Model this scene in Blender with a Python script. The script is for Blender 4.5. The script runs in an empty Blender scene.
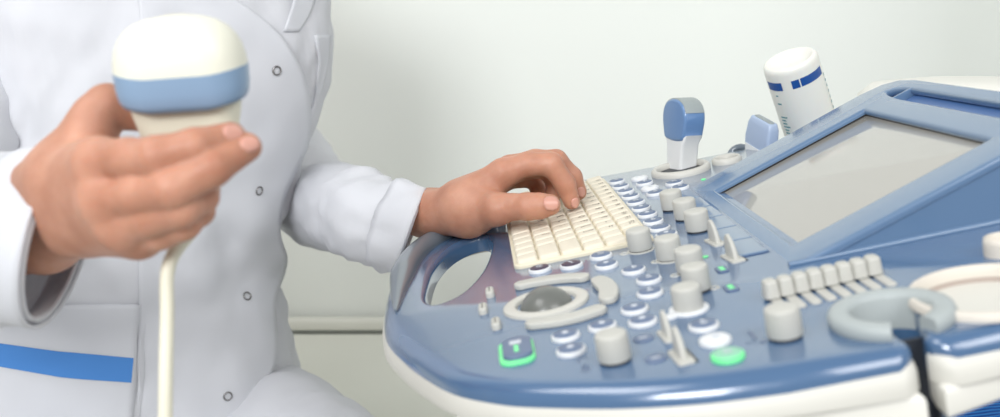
import bpy, bmesh, math, random
import numpy as np
from mathutils import Vector, Matrix, noise
from mathutils.bvhtree import BVHTree
random.seed(7)
SC = bpy.context.scene
COL = SC.collection
R = math.radians
# ------------------------------------------------------------------ camera model
F = 950.0; CX, CY = 500.0, 208.5
HY, VX = 20.0, 470.0
PITCH = math.atan((CY - HY) / F)
CAM = Vector((0, 0, 1.0))
FW = Vector((0, math.cos(PITCH), -math.sin(PITCH))); RT = Vector((1, 0, 0)); UP = RT.cross(FW)
def ray(px, py): return RT * ((px - CX) / F) - UP * ((py - CY) / F) + FW
def J(px, py, d): return CAM + ray(px, py) * d
# console frame: u = away from the operator, v = operator's left, n = panel normal
K = J(575, 222, .78)
VV = ray(VX, HY); VV.z = 0; VV.normalize()
HH = Vector((VV.y, -VV.x, 0))
def tilt(b): return HH * math.cos(R(b)) + Vector((0, 0, 1)) * math.sin(R(b))
UU = tilt(11.5); NN = UU.cross(VV)
def P(px, py, off=0.0):
    r = ray(px, py); o = K + NN * off
    q = CAM + r * ((o - CAM).dot(NN) / r.dot(NN)) - K
    return (q.dot(UU), q.dot(VV))
def W(u, v, n=0.0): return K + UU * u + VV * v + NN * n
def frame(x, y, z, o):
    return Matrix(((x.x, y.x, z.x, o.x), (x.y, y.y, z.y, o.y), (x.z, y.z, z.z, o.z), (0, 0, 0, 1)))
def PF(u, v, n=0.0, rot=0.0): return frame(UU, VV, NN, W(u, v, n)) @ Matrix.Rotation(rot, 4, 'Z')
# ------------------------------------------------------------------ materials
def mat(name, col, rough=.4, metal=0, spec=.5, coat=0, bump=0, bscale=400, sss=0, ior=1.5, emit=None, estr=1, var=0, vscale=8, coatrough=.05, alpha=None):
    m = bpy.data.materials.new(name); m.use_nodes = True
    nt = m.node_tree; b = nt.nodes['Principled BSDF']; I = b.inputs
    I['Base Color'].default_value = (*col, 1); I['Roughness'].default_value = rough; I['Metallic'].default_value = metal
    I['Specular IOR Level'].default_value = spec; I['IOR'].default_value = ior
    I['Coat Weight'].default_value = coat; I['Coat Roughness'].default_value = coatrough
    if sss:
        I['Subsurface Weight'].default_value = sss; I['Subsurface Radius'].default_value = (1, .35, .2); I['Subsurface Scale'].default_value = .006
    if emit: I['Emission Color'].default_value = (*emit, 1); I['Emission Strength'].default_value = estr
    tc = None
    if bump or var:
        tc = nt.nodes.new('ShaderNodeTexCoord')
    if bump:
        n = nt.nodes.new('ShaderNodeTexNoise'); n.inputs['Scale'].default_value = bscale; n.inputs['Detail'].default_value = 3
        bp = nt.nodes.new('ShaderNodeBump'); bp.inputs['Strength'].default_value = bump; bp.inputs['Distance'].default_value = .001
        nt.links.new(tc.outputs['Object'], n.inputs['Vector']); nt.links.new(n.outputs['Fac'], bp.inputs['Height']); nt.links.new(bp.outputs['Normal'], I['Normal'])
    if var:
        n = nt.nodes.new('ShaderNodeTexNoise'); n.inputs['Scale'].default_value = vscale; n.inputs['Detail'].default_value = 4
        mx = nt.nodes.new('ShaderNodeMix'); mx.data_type = 'RGBA'
        mx.inputs['A'].default_value = (*[c * (1 - var) for c in col], 1); mx.inputs['B'].default_value = (*[min(1, c * (1 + var)) for c in col], 1)
        nt.links.new(tc.outputs['Object'], n.inputs['Vector']); nt.links.new(n.outputs['Fac'], mx.inputs['Factor']); nt.links.new(mx.outputs['Result'], I['Base Color'])
    return m
def s2l(*c): return tuple(((x / 255) / 12.92 if x / 255 < .04045 else ((x / 255 + .055) / 1.055) ** 2.4) for x in c)
M = {}
M['deck'] = mat('blue_panel_plastic', s2l(71, 102, 138), .20, spec=.8, coat=.85, coatrough=.10, bump=.012, bscale=900)
M['deckside'] = M['deck']
M['frame'] = mat('screen_housing_plastic', s2l(92, 120, 152), .26, spec=.7, coat=.7, coatrough=.12, bump=.012, bscale=900)
M['blue_dark'] = mat('deep_blue_plastic', s2l(78, 112, 165), .35)
M['grip'] = mat('grip_grey_rubber', s2l(110, 120, 130), .28, spec=.6, coat=.4)
M['cream'] = mat('cream_plastic', s2l(226, 224, 216), .45, bump=.03, bscale=700)
M['cup'] = mat('cream_cup_plastic', s2l(214, 207, 196), .5)
M['bowl_shaded'] = mat('cup_bowl_shaded', s2l(172, 158, 149), .6)  # the cup's cream, darkened so the inside shade sits in the colour
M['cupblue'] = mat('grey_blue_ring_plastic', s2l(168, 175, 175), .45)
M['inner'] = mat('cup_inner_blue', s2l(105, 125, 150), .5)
M['dark'] = mat('dark_gap_fill', s2l(38, 42, 50), .5)  # also carries the shade put into the slot and under the knobs
M['key'] = mat('key_cream', s2l(224, 216, 198), .6, sss=0, bump=.03, bscale=900)
M['keybase'] = mat('keyboard_tray_cream', s2l(222, 213, 190), .6)
M['ink'] = mat('legend_ink', s2l(74, 52, 44), .7)
M['knob'] = mat('knob_light_grey', s2l(190, 189, 182), .5, bump=.02, bscale=900)
M['white'] = mat('button_white', s2l(222, 224, 226), .4)
M['btn'] = mat('button_blue_grey', s2l(98, 114, 142), .4)
M['btnink'] = mat('button_mark_white', s2l(205, 210, 218), .5)
M['plum'] = mat('button_dark_plum', s2l(62, 48, 72), .4)
M['green'] = mat('lit_green', s2l(120, 225, 150), .4, emit=s2l(90, 230, 140), estr=.18)
M['greend'] = mat('lit_green_dim', s2l(140, 190, 165), .4, emit=s2l(60, 170, 110), estr=.15)
M['ball'] = mat('trackball_grey', s2l(104, 106, 102), .3, spec=.5, coat=.2)
M['bezel'] = mat('trackball_bezel', s2l(200, 198, 190), .45)
M['screen'] = mat('display_glass', s2l(168, 165, 158), .06, spec=.6, coat=.6, coatrough=.02)  # even grey base under a glossy coat
M['black'] = mat('gasket_black', s2l(22, 22, 26), .4)
M['line'] = mat('soft_key_line', s2l(60, 86, 128), .6)
M['skey'] = mat('soft_key_face', s2l(112, 134, 160), .28, spec=.6, coat=.6)
M['pcream'] = mat('probe_ivory', s2l(228, 224, 204), .45)
M['plens'] = mat('probe_lens_white', s2l(228, 226, 210), .4)
M['pblue'] = mat('probe_blue_band', s2l(136, 162, 190), .4)
M['pblue2'] = mat('probe_mid_blue', s2l(100, 134, 178), .28, coat=.4)
M['pgrey'] = mat('probe_grey_lens', s2l(150, 158, 158), .45)
M['pwhite'] = mat('probe_handle_white', s2l(226, 228, 228), .35)
M['lblue'] = mat('probe_pale_blue', s2l(168, 184, 208), .35)
M['bottle'] = mat('bottle_white_plastic', s2l(230, 230, 222), .35, sss=.1)
M['bband'] = mat('bottle_blue_print', s2l(26, 78, 150), .4)
M['bteal'] = mat('bottle_teal_print', s2l(70, 140, 150), .5)
M['chrome'] = mat('snap_metal', s2l(150, 148, 148), .3, metal=1)
M['coat'] = mat('white_cotton', s2l(238, 239, 243), .85, spec=.2, bump=.12, bscale=1400)
def translucent(m, k):
    nt = m.node_tree; b = nt.nodes['Principled BSDF']; out = nt.nodes['Material Output']
    t = nt.nodes.new('ShaderNodeBsdfTranslucent'); t.inputs['Color'].default_value = b.inputs['Base Color'].default_value
    mx = nt.nodes.new('ShaderNodeMixShader'); mx.inputs[0].default_value = k
    nt.links.new(b.outputs[0], mx.inputs[1]); nt.links.new(t.outputs[0], mx.inputs[2]); nt.links.new(mx.outputs[0], out.inputs['Surface'])
translucent(M['coat'], .33)
M['shirt'] = mat('white_undershirt', s2l(240, 240, 242), .9, spec=.2, bump=.1, bscale=900)
M['stripe'] = mat('blue_cotton_stripe', s2l(82, 138, 206), .85, spec=.2, bump=.12, bscale=1400)
M['seam'] = mat('coat_stitching', s2l(214, 215, 222), .9, spec=.1)
M['nail'] = mat('fingernail_pink', s2l(210, 154, 138), .3, sss=.1)
M['hair'] = mat('dark_brown_hair', s2l(60, 42, 32), .5)
M['shoe'] = mat('white_shoe', s2l(225, 225, 225), .5)
M['couch'] = mat('cream_upholstery', s2l(226, 226, 216), .55, bump=.05, bscale=300)
M['steel'] = mat('brushed_steel', s2l(170, 170, 172), .3, metal=1)
M['wheel'] = mat('castor_rubber', s2l(60, 60, 64), .6)
def skin_mat():
    m = bpy.data.materials.new('skin'); m.use_nodes = True
    nt = m.node_tree; b = nt.nodes['Principled BSDF']; I = b.inputs
    I['Roughness'].default_value = .48; I['Specular IOR Level'].default_value = .4
    I['Subsurface Weight'].default_value = .35; I['Subsurface Radius'].default_value = (1, .35, .18); I['Subsurface Scale'].default_value = .003
    tc = nt.nodes.new('ShaderNodeTexCoord')
    n = nt.nodes.new('ShaderNodeTexNoise'); n.inputs['Scale'].default_value = 45; n.inputs['Detail'].default_value = 5
    cr = nt.nodes.new('ShaderNodeValToRGB')
    cr.color_ramp.elements[0].position = .3; cr.color_ramp.elements[0].color = (*s2l(178, 124, 100), 1)
    cr.color_ramp.elements[1].position = .75; cr.color_ramp.elements[1].color = (*s2l(202, 150, 126), 1)
    nt.links.new(tc.outputs['Object'], n.inputs['Vector']); nt.links.new(n.outputs['Fac'], cr.inputs['Fac'])
    nt.links.new(cr.outputs['Color'], I['Base Color'])
    n2 = nt.nodes.new('ShaderNodeTexNoise'); n2.inputs['Scale'].default_value = 420; n2.inputs['Detail'].default_value = 3
    n3 = nt.nodes.new('ShaderNodeTexNoise'); n3.inputs['Scale'].default_value = 90; n3.inputs['Detail'].default_value = 3
    ad = nt.nodes.new('ShaderNodeMath'); ad.operation = 'ADD'
    bp = nt.nodes.new('ShaderNodeBump'); bp.inputs['Strength'].default_value = .22; bp.inputs['Distance'].default_value = .0012
    nt.links.new(tc.outputs['Object'], n2.inputs['Vector']); nt.links.new(tc.outputs['Object'], n3.inputs['Vector'])
    nt.links.new(n2.outputs['Fac'], ad.inputs[0]); nt.links.new(n3.outputs['Fac'], ad.inputs[1])
    nt.links.new(ad.outputs[0], bp.inputs['Height']); nt.links.new(bp.outputs['Normal'], I['Normal'])
    return m
M['skin'] = skin_mat()
def wall_mat(name, c):
    m = mat(name, c, .9, spec=.15, bump=.05, bscale=60, var=.012, vscale=1.5)
    return m
def fabric_blue():
    m = mat('blue_ribbed_fabric', s2l(18, 92, 188), .85, spec=.2)
    nt = m.node_tree; b = nt.nodes['Principled BSDF']
    tc = nt.nodes.new('ShaderNodeTexCoord')
    w = nt.nodes.new('ShaderNodeTexWave'); w.bands_direction = 'Y'; w.inputs['Scale'].default_value = 45; w.inputs['Distortion'].default_value = 1.2
    cr = nt.nodes.new('ShaderNodeValToRGB'); cr.color_ramp.elements[0].color = (*s2l(10, 66, 150), 1); cr.color_ramp.elements[1].color = (*s2l(58, 136, 214), 1)
    bp = nt.nodes.new('ShaderNodeBump'); bp.inputs['Strength'].default_value = .6; bp.inputs['Distance'].default_value = .002
    nt.links.new(tc.outputs['Object'], w.inputs['Vector']); nt.links.new(w.outputs['Fac'], cr.inputs['Fac']); nt.links.new(cr.outputs['Color'], b.inputs['Base Color'])
    nt.links.new(w.outputs['Fac'], bp.inputs['Height']); nt.links.new(bp.outputs['Normal'], b.inputs['Normal'])
    return m
M['bluefab'] = fabric_blue()
# ------------------------------------------------------------------ object helpers
WM = {}
def link(name, me, mw, parent=None, mats=None):
    o = bpy.data.objects.new(name, me); COL.objects.link(o)
    if mats and me is not None and not me.materials:
        for m in (mats if isinstance(mats, (list, tuple)) else [mats]): me.materials.append(m)
    WM[o.name] = mw.copy()
    if parent is not None:
        o.parent = parent; o.matrix_basis = WM[parent.name].inverted() @ mw
    else: o.matrix_basis = mw
    return o
def empty(name, loc, label, cat, group=None):
    o = link(name, None, Matrix.Translation(loc)); o.empty_display_size = .05
    tag(o, label, cat, group); return o
def tag(o, label=None, cat=None, group=None, kind=None):
    if label: o['label'] = label
    if cat: o['category'] = cat
    if group: o['group'] = group
    if kind: o['kind'] = kind
    return o
def mesh(name, verts, faces, smooth=True, angle=40, fm=None):
    me = bpy.data.meshes.new(name)
    me.from_pydata([tuple(v) for v in verts], [], [tuple(f) for f in faces])
    if smooth:
        me.polygons.foreach_set('use_smooth', [True] * len(me.polygons))
        if angle < 180: me.set_sharp_from_angle(angle=R(angle))
    if fm is not None: me.polygons.foreach_set('material_index', list(fm))
    me.update(); return me
def fixn(me):
    bm = bmesh.new(); bm.from_mesh(me); bmesh.ops.recalc_face_normals(bm, faces=bm.faces); bm.to_mesh(me); bm.free(); return me
def wobj(name, verts, faces, mats, parent=None, smooth=True, angle=40, fm=None, origin=None, fix=True):
    """verts in world space; origin at their base centre"""
    A = np.array([tuple(v) for v in verts])
    o = Vector(origin) if origin is not None else Vector(((A[:, 0].min() + A[:, 0].max()) / 2, (A[:, 1].min() + A[:, 1].max()) / 2, A[:, 2].min()))
    me = mesh(name, A - np.array(o), faces, smooth, 180, fm)
    if fix: fixn(me)
    if smooth and angle < 180: me.set_sharp_from_angle(angle=R(angle))
    return link(name, me, Matrix.Translation(o), parent, mats)
def lmesh(name, verts, faces, angle=40, fm=None):
    me = mesh(name, verts, faces, True, 180, fm); fixn(me); me.set_sharp_from_angle(angle=R(angle)); return me
def catmull(pts, n=6, closed=False):
    pts = [Vector(p) for p in pts]; out = []; N = len(pts)
    for i in range(N if closed else N - 1):
        if closed: p0, p1, p2, p3 = pts[i - 1], pts[i], pts[(i + 1) % N], pts[(i + 2) % N]
        else: p0, p1, p2, p3 = pts[max(i - 1, 0)], pts[i], pts[i + 1], pts[min(i + 2, N - 1)]
        for k in range(n):
            t = k / n
            out.append(.5 * ((2 * p1) + (p2 - p0) * t + (2 * p0 - 5 * p1 + 4 * p2 - p3) * t * t + (3 * p1 - p0 - 3 * p2 + p3) * t ** 3))
    if not closed: out.append(pts[-1])
    return out
def curve2d(name, polys, extrude, bevel, res=4, angle=35):
    """filled 2-D outline with holes, rounded rim, as a mesh; z runs from -(extrude+bevel) to +(extrude+bevel)"""
    cu = bpy.data.curves.new(name, 'CURVE'); cu.dimensions = '2D'; cu.fill_mode = 'BOTH'
    cu.extrude = extrude; cu.bevel_depth = bevel; cu.bevel_resolution = res
    for p in polys:
        s = cu.splines.new('POLY'); s.points.add(len(p) - 1)
        for i, q in enumerate(p): s.points[i].co = (q[0], q[1], 0, 1)
        s.use_cyclic_u = True
    t = bpy.data.objects.new(name + '_tmp', cu); COL.objects.link(t)
    dg = bpy.context.evaluated_depsgraph_get(); dg.update()
    me = bpy.data.meshes.new_from_object(t.evaluated_get(dg))
    bpy.data.objects.remove(t); bpy.data.curves.remove(cu)
    bm = bmesh.new(); bm.from_mesh(me); bmesh.ops.remove_doubles(bm, verts=bm.verts, dist=1e-5); bmesh.ops.recalc_face_normals(bm, faces=bm.faces); bm.to_mesh(me); bm.free()
    me.name = name; me.materials.clear()
    me.polygons.foreach_set('use_smooth', [True] * len(me.polygons)); me.set_sharp_from_angle(angle=R(angle))
    return me
def lathe(prof, n=32, sx=1, sy=1, cap=True):
    V, Fc = [], []
    for r, z in prof:
        for k in range(n):
            a = 2 * math.pi * k / n; V.append((r * math.cos(a) * sx, r * math.sin(a) * sy, z))
    for i in range(len(prof) - 1):
        for k in range(n):
            Fc.append((i * n + k, i * n + (k + 1) % n, (i + 1) * n + (k + 1) % n, (i + 1) * n + k))
    if cap:
        Fc.append(tuple(range(n - 1, -1, -1))); Fc.append(tuple((len(prof) - 1) * n + k for k in range(n)))
    return V, Fc
def rr(w, h, r, n=5, cx=0, cy=0):
    out = []
    for sx, sy, a0 in ((1, 1, 0), (-1, 1, 90), (-1, -1, 180), (1, -1, 270)):
        for k in range(n + 1):
            a = R(a0 + 90 * k / n); out.append((cx + sx * (w / 2 - r) + r * math.cos(a), cy + sy * (h / 2 - r) + r * math.sin(a)))
    return out
def stack(loops):
    """loops of equal size, each a list of 3-D points; caps both ends"""
    V, Fc = [], []; n = len(loops[0])
    for L in loops: V += [tuple(p) for p in L]
    for i in range(len(loops) - 1):
        for k in range(n): Fc.append((i * n + k, i * n + (k + 1) % n, (i + 1) * n + (k + 1) % n, (i + 1) * n + k))
    Fc.append(tuple(range(n - 1, -1, -1))); Fc.append(tuple((len(loops) - 1) * n + k for k in range(n)))
    return V, Fc
def rbox(w, d, h, r, rz=None, taper=0, z0=0, nc=4, tilt_=0):
    """rounded box standing on z0; rz = edge radius on top, taper narrows the top"""
    rz = rz or min(r, h / 3); L = []
    zs = [(0, 0)]
    for k in range(5):
        a = R(90 * k / 4); zs.append((h - rz + rz * math.sin(a), rz * (1 - math.cos(a))))
    for z, ins in zs:
        f = taper * z / h + ins
        L.append([(x, y, z0 + z + tilt_ * x) for x, y in rr(w - 2 * f, d - 2 * f, max(r - ins * .6, .0003), nc)])
    return stack(L)
def cat(*parts):
    V, Fc, Mi = [], [], []
    for p in parts:
        v, f = p[0], p[1]; mi = p[2] if len(p) > 2 else 0; o = len(V)
        V += [tuple(x) for x in v]; Fc += [tuple(i + o for i in q) for q in f]; Mi += [mi] * len(f)
    return V, Fc, Mi
def xf(part, mtx):
    return ([tuple(mtx @ Vector(v)) for v in part[0]],) + tuple(part[1:])
def tube(pts, rad, n=12, cap=True, flat=None):
    pts = [Vector(p) for p in pts]; V, Fc = [], []
    up = Vector((0, 0, 1))
    t0 = (pts[1] - pts[0]).normalized()
    if abs(t0.dot(up)) > .9: up = Vector((0, 1, 0))
    x = up.cross(t0).normalized()
    for i, p in enumerate(pts):
        t = (pts[min(i + 1, len(pts) - 1)] - pts[max(i - 1, 0)]).normalized()
        x = (x - t * x.dot(t)).normalized(); y = t.cross(x)
        r = rad[i] if isinstance(rad, (list, tuple)) else rad
        for k in range(n):
            a = 2 * math.pi * k / n; V.append(p + x * (r * math.cos(a)) + y * (r * (flat or 1) * math.sin(a)))
    for i in range(len(pts) - 1):
        for k in range(n): Fc.append((i * n + k, i * n + (k + 1) % n, (i + 1) * n + (k + 1) % n, (i + 1) * n + k))
    if cap: Fc.append(tuple(range(n - 1, -1, -1))); Fc.append(tuple((len(pts) - 1) * n + k for k in range(n)))
    return V, Fc
TX = {}
def text(s, size):
    if (s, size) in TX: return TX[(s, size)]
    cu = bpy.data.curves.new('t', 'FONT'); cu.body = s; cu.size = size; cu.align_x = 'CENTER'; cu.align_y = 'CENTER'; cu.resolution_u = 1
    t = bpy.data.objects.new('t', cu); COL.objects.link(t)
    dg = bpy.context.evaluated_depsgraph_get(); dg.update()
    me = bpy.data.meshes.new_from_object(t.evaluated_get(dg))
    r = ([tuple(v.co) for v in me.vertices], [tuple(p.vertices) for p in me.polygons])
    bpy.data.objects.remove(t); bpy.data.curves.remove(cu); bpy.data.meshes.remove(me)
    TX[(s, size)] = r; return r

# ================================================================== THE ROOM
def box_w(x0, x1, y0, y1, z0, z1):
    V = [(x, y, z) for z in (z0, z1) for y in (y0, y1) for x in (x0, x1)]
    return V, [(0, 2, 3, 1), (4, 5, 7, 6), (0, 1, 5, 4), (2, 6, 7, 3), (0, 4, 6, 2), (1, 3, 7, 5)]
WALL_Y = 1.62
o = wobj('floor', *box_w(-2.6, 1.9, -1.6, WALL_Y + .1, -.1, 0), mat('floor_vinyl', s2l(190, 190, 184), .35, var=.05, vscale=5), smooth=False); tag(o, kind='structure')
o = wobj('wall_back', *box_w(-2.6, 1.9, WALL_Y, WALL_Y + .1, 0, 2.7), wall_mat('wall_paint', s2l(236, 239, 234)), smooth=False); tag(o, kind='structure')
cove = [(.34, WALL_Y + .05), (.34, WALL_Y - .0005)] + [(.36 + .28 * math.sin(R(a)), WALL_Y - .28 * (1 - math.cos(R(a)))) for a in range(0, 91, 6)] + [(.64, 1.08), (1.9, 1.08), (1.9, WALL_Y + .05)]
Lw = [[(x, y, z) for x, y in cove] for z in (0, 2.7)]
o = wobj('wall_right', *stack(Lw), bpy.data.materials['wall_paint'], angle=30); tag(o, kind='structure')
o = wobj('baseboard_back', *box_w(-2.6, .36, WALL_Y - .015, WALL_Y, 0, .08), M['cream'], smooth=False); tag(o, kind='structure')

# ================================================================== ULTRASOUND CONSOLE
base = W(.10, -.10); base.z = 0
US = empty('ultrasound_console', base, 'blue and cream ultrasound machine console with keyboard, knobs and tilted touch screen', 'ultrasound machine')
# ---- deck outline (flat part of the top), hole of the handle, slot for the probe cable
T_DECK = .0185; BEV = .0115
DZ = -(T_DECK / 2)                      # deck spans n = -T_DECK .. 0
near = [P(420, 342), P(445, 358), P(470, 369), P(505, 375.5), P(540, 378), P(620, 378), P(700, 372.5), P(780, 362)]
def inset(p, d): return (p[0] + d, p[1])
left = [(-.122, .045), (-.131, .0), (-.1345, -.055), (-.134, -.115), (-.126, -.185)]
left = [(-.119, .062), (-.1335, .012), (-.1395, -.05), (-.140, -.11), (-.134, -.175)]
far = [(.33, .150), (.2, .158), (.104, .1655), (.026, .1745), (-.03, .174), (-.075, .153), (-.1, .11)]
RC = P(890, 307, .006)                  # centre of the probe ring
def ring_pt(a, r): return (RC[0] + r * math.cos(a), RC[1] + r * math.sin(a))
HR = .0205
eA, eB = Vector(P(780, 362)), Vector(P(905, 343.5)); eC, eD = Vector(P(931, 336.5)), Vector((.157, -.3565))
sd = ((eB + eC) / 2 - Vector(RC)).normalized(); sn = Vector((-sd.y, sd.x))
def slot_pt(t, s): return (RC[0] + sd.x * t + sn.x * s, RC[1] + sd.y * t + sn.y * s)
def meet(s, p, q):
    d = q - p; o = Vector(slot_pt(0, s)); den = sd.x * d.y - sd.y * d.x
    return ((p.x - o.x) * d.y - (p.y - o.y) * d.x) / den
a_dir = math.atan2(sd.y, sd.x)
def key_hole(SW, hr, rc):
    """outline points around the slot and the ring hole, from the left part of the near edge to the right part"""
    half = math.asin(SW / hr); tl, tr = meet(-SW, eA, eB), meet(SW, eC, eD)
    L0 = Vector(slot_pt(tl, -SW)); R0 = Vector(slot_pt(tr, SW)); dl = (eA - eB).normalized(); dr = (eD - eC).normalized(); up_ = -sd
    out = []
    for k in range(5):
        t = k / 4; q = (L0 + dl * rc) * (1 - t) ** 2 + L0 * 2 * t * (1 - t) + (L0 + up_ * rc) * t * t; out.append((q.x, q.y))
    out.append(slot_pt((tl + hr) / 2, -SW))
    out += [ring_pt(a_dir - half - k * (2 * math.pi - 2 * half) / 32, hr) for k in range(33)]
    out.append(slot_pt((tr + hr) / 2, SW))
    for k in range(5):
        t = k / 4; q = (R0 + up_ * rc) * (1 - t) ** 2 + R0 * 2 * t * (1 - t) + (R0 + dr * rc) * t * t; out.append((q.x, q.y))
    return out
cv_main = catmull([(*p, 0) for p in (far[2:] + left + near)], 6)
tail = [(.157, -.3565), (.2, -.352), (.26, -.345), (.33, -.335)] + far[:2]
KHP = key_hole(.0078, HR, .004)
outline = [(p.x, p.y) for p in cv_main] + KHP + tail
nm_, nk_ = len(cv_main), len(KHP)
radii = [BEV] * nm_ + [.0095, .0070, .0055, .0045, .0035] + [.0026] * (nk_ - 10) + [.0035, .0045, .0055, .0070, .0095] + [BEV] * len(tail)
hole = [P(*q) for q in ((419, 299), (421, 283), (428, 266), (443, 250), (464, 238.5), (486, 233.5), (496, 238), (495.5, 251), (487, 270), (470, 289), (450, 301), (430, 306))]
hole = [(p.x, p.y) for p in catmull([(*q, 0) for q in hole], 4, True)]
C2 = P(987, 287, .004); R2 = .0345
def circ(c, r, n=44): return [(c[0] + r * math.cos(2 * math.pi * k / n), c[1] + r * math.sin(2 * math.pi * k / n)) for k in range(n)]
C3 = P(1003, 243, .006)
def offs(poly, d):
    n = len(poly); out = []; ar = sum(poly[i][0] * poly[(i + 1) % n][1] - poly[(i + 1) % n][0] * poly[i][1] for i in range(n))
    sg = 1 if ar > 0 else -1
    for i in range(n):
        a, b = Vector(poly[i - 1]), Vector(poly[(i + 1) % n]); t = (b - a).normalized(); nn = Vector((t.y, -t.x)) * sg
        e = d[i] if isinstance(d, list) else d
        out.append((poly[i][0] + nn.x * e, poly[i][1] + nn.y * e))
    return out
def plate(name, loops, T):
    """plate with a flat top at z = 0; loops = [(polygon, rim radius or radii, depth, sign)]; every rim rolls down by its own radius"""
    flat = curve2d(name, [l[0] for l in loops], 0, 0, 0)
    V = [tuple(v.co) for v in flat.vertices]; Fc = [tuple(p.vertices) for p in flat.polygons]; bpy.data.meshes.remove(flat)
    for poly, rad, dep, sg in loops:
        n = len(poly); rl = rad if isinstance(rad, list) else [rad] * n; base_ = len(V); m = 8
        for k in range(m):
            a = R(90 * min(k, m - 2) / (m - 2)); ring_ = offs(poly, [r * math.sin(a) * sg for r in rl])
            for q, r in zip(ring_, rl): V.append((q[0], q[1], -(r - r * math.cos(a)) if k < m - 1 else -dep))
        for k in range(m - 1):
            for q in range(n): Fc.append((base_ + k * n + q, base_ + k * n + (q + 1) % n, base_ + (k + 1) * n + (q + 1) % n, base_ + (k + 1) * n + q))
    bm = bmesh.new(); me = mesh(name, V, Fc, True, 180); bm.from_mesh(me); bmesh.ops.remove_doubles(bm, verts=bm.verts, dist=2e-5); bmesh.ops.recalc_face_normals(bm, faces=bm.faces)
    up_n = sum(f.normal.z * f.calc_area() for f in bm.faces)
    if up_n < 0: bmesh.ops.reverse_faces(bm, faces=bm.faces)
    bm.to_mesh(me); bm.free(); me.polygons.foreach_set('use_smooth', [True] * len(me.polygons)); me.set_sharp_from_angle(angle=R(50)); return me
deck_me = plate('deck', [(outline, radii, T_DECK, 1), (hole, .005, .014, -1), (circ(C2, .0356), .0008, .012, -1)], T_DECK)
deck = link('deck', deck_me, PF(0, 0, 0), US, M['deck']); deck['label'] = 'glossy steel blue control deck with rounded rim'
# cream bumper strip under the deck, and slab body
def clip_poly(p, du=.0): return p
BR = [.0142] * nm_ + [.0128, .0105, .0080, .0060, .0045] + [.0030] * (nk_ - 10) + [.0045, .0060, .0080, .0105, .0128] + [.0142] * len(tail)
bko = key_hole(.0088, .024, .003); BO = [(p.x, p.y) for p in cv_main] + bko + tail
b_me = plate('bumper', [(BO, BR, .0158, 1), (offs(hole, .006), .004, .012, -1)], .02)
link('bumper', b_me, PF(0, 0, -.0046), US, mat('bumper_cream', s2l(208, 206, 198), .5))['label'] = 'cream rubbing strip'
# grey sub-tray seen as the dark underside
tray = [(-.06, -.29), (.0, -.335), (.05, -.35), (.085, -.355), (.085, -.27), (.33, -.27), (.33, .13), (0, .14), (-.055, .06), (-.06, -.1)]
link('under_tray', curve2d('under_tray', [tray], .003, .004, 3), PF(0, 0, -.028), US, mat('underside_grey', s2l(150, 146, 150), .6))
# cream side skirt below the bumper (left and right of the slot)
def skirt(uv, h):
    return curve2d('side_skirt', [uv], h / 2 - .003, .003, 2)
skL = [P(640, 412, -.03), slot_pt(.044, -.009), slot_pt(.025, -.0085), (.075, -.30), (.0, -.30)]
skL[0] = (.004, -.356)
link('side_skirt', skirt([(.0, -.357), (.05, -.3625), slot_pt(meet(-.0075, eA, eB) + .009, -.0075), slot_pt(.03, -.0075), (.075, -.30), (.0, -.30)], .030), PF(0, 0, -.0200 - .015), US, M['cream'])
link('side_skirt', skirt([slot_pt(.030, .0075), slot_pt(meet(.0075, eC, eD) + .009, .0075), (.2, -.350), (.33, -.332), (.33, -.26), (.145, -.26)], .0150), PF(0, 0, -.0200 - .0075), US, M['cream'])
# pedestal, lower shelf, foot and castors
def boxW(name, x0, x1, y0, y1, z0, z1, m, parent, r=.02):
    v, f = rbox(x1 - x0, y1 - y0, z1 - z0, r, min(r, (z1 - z0) / 3))
    return link(name, lmesh(name, v, f), Matrix.Translation(((x0 + x1) / 2, (y0 + y1) / 2, z0)), parent, m)
boxW('pedestal', -.02, .30, .70, .95, .12, .76, M['cream'], US, .03)
pp = boxW('column_panel', -.035, -.0205, .72, .93, .2, .72, M['cream'], US, .004)
boxW('lower_shelf', .10, .59, .52, .98, .57, .60, M['cream'], US, .012)
boxW('foot', -.03, .48, .45, 1.05, .08, .13, M['cream'], US, .03)
for x in (.02, .43):
    for y in (.5, 1.02):
        v, f = lathe([(.022, -.012), (.034, -.012), (.036, -.006), (.036, .006), (.034, .012), (.022, .012)], 24)
        link('castor', lmesh('castor', v, f), Matrix.Translation((x, y, .036)) @ Matrix.Rotation(R(90), 4, 'X'), US, M['wheel'])
# ---- handle grip
gp = [W(*P(*q), .001) for q in ((396, 312), (399, 292), (405, 272), (416, 256), (433, 243), (457, 232), (484, 226), (502, 224))]
gp = catmull(gp, 5)
v, f = tube(gp, [.001 + .0090 * min(1, i_ / 9) for i_ in range(len(gp) - 1)] + [.006], 14, flat=.9)
wobj('handle_grip', v, f, M['grip'], US, angle=60)['label'] = 'dark grey handle grip'
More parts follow.
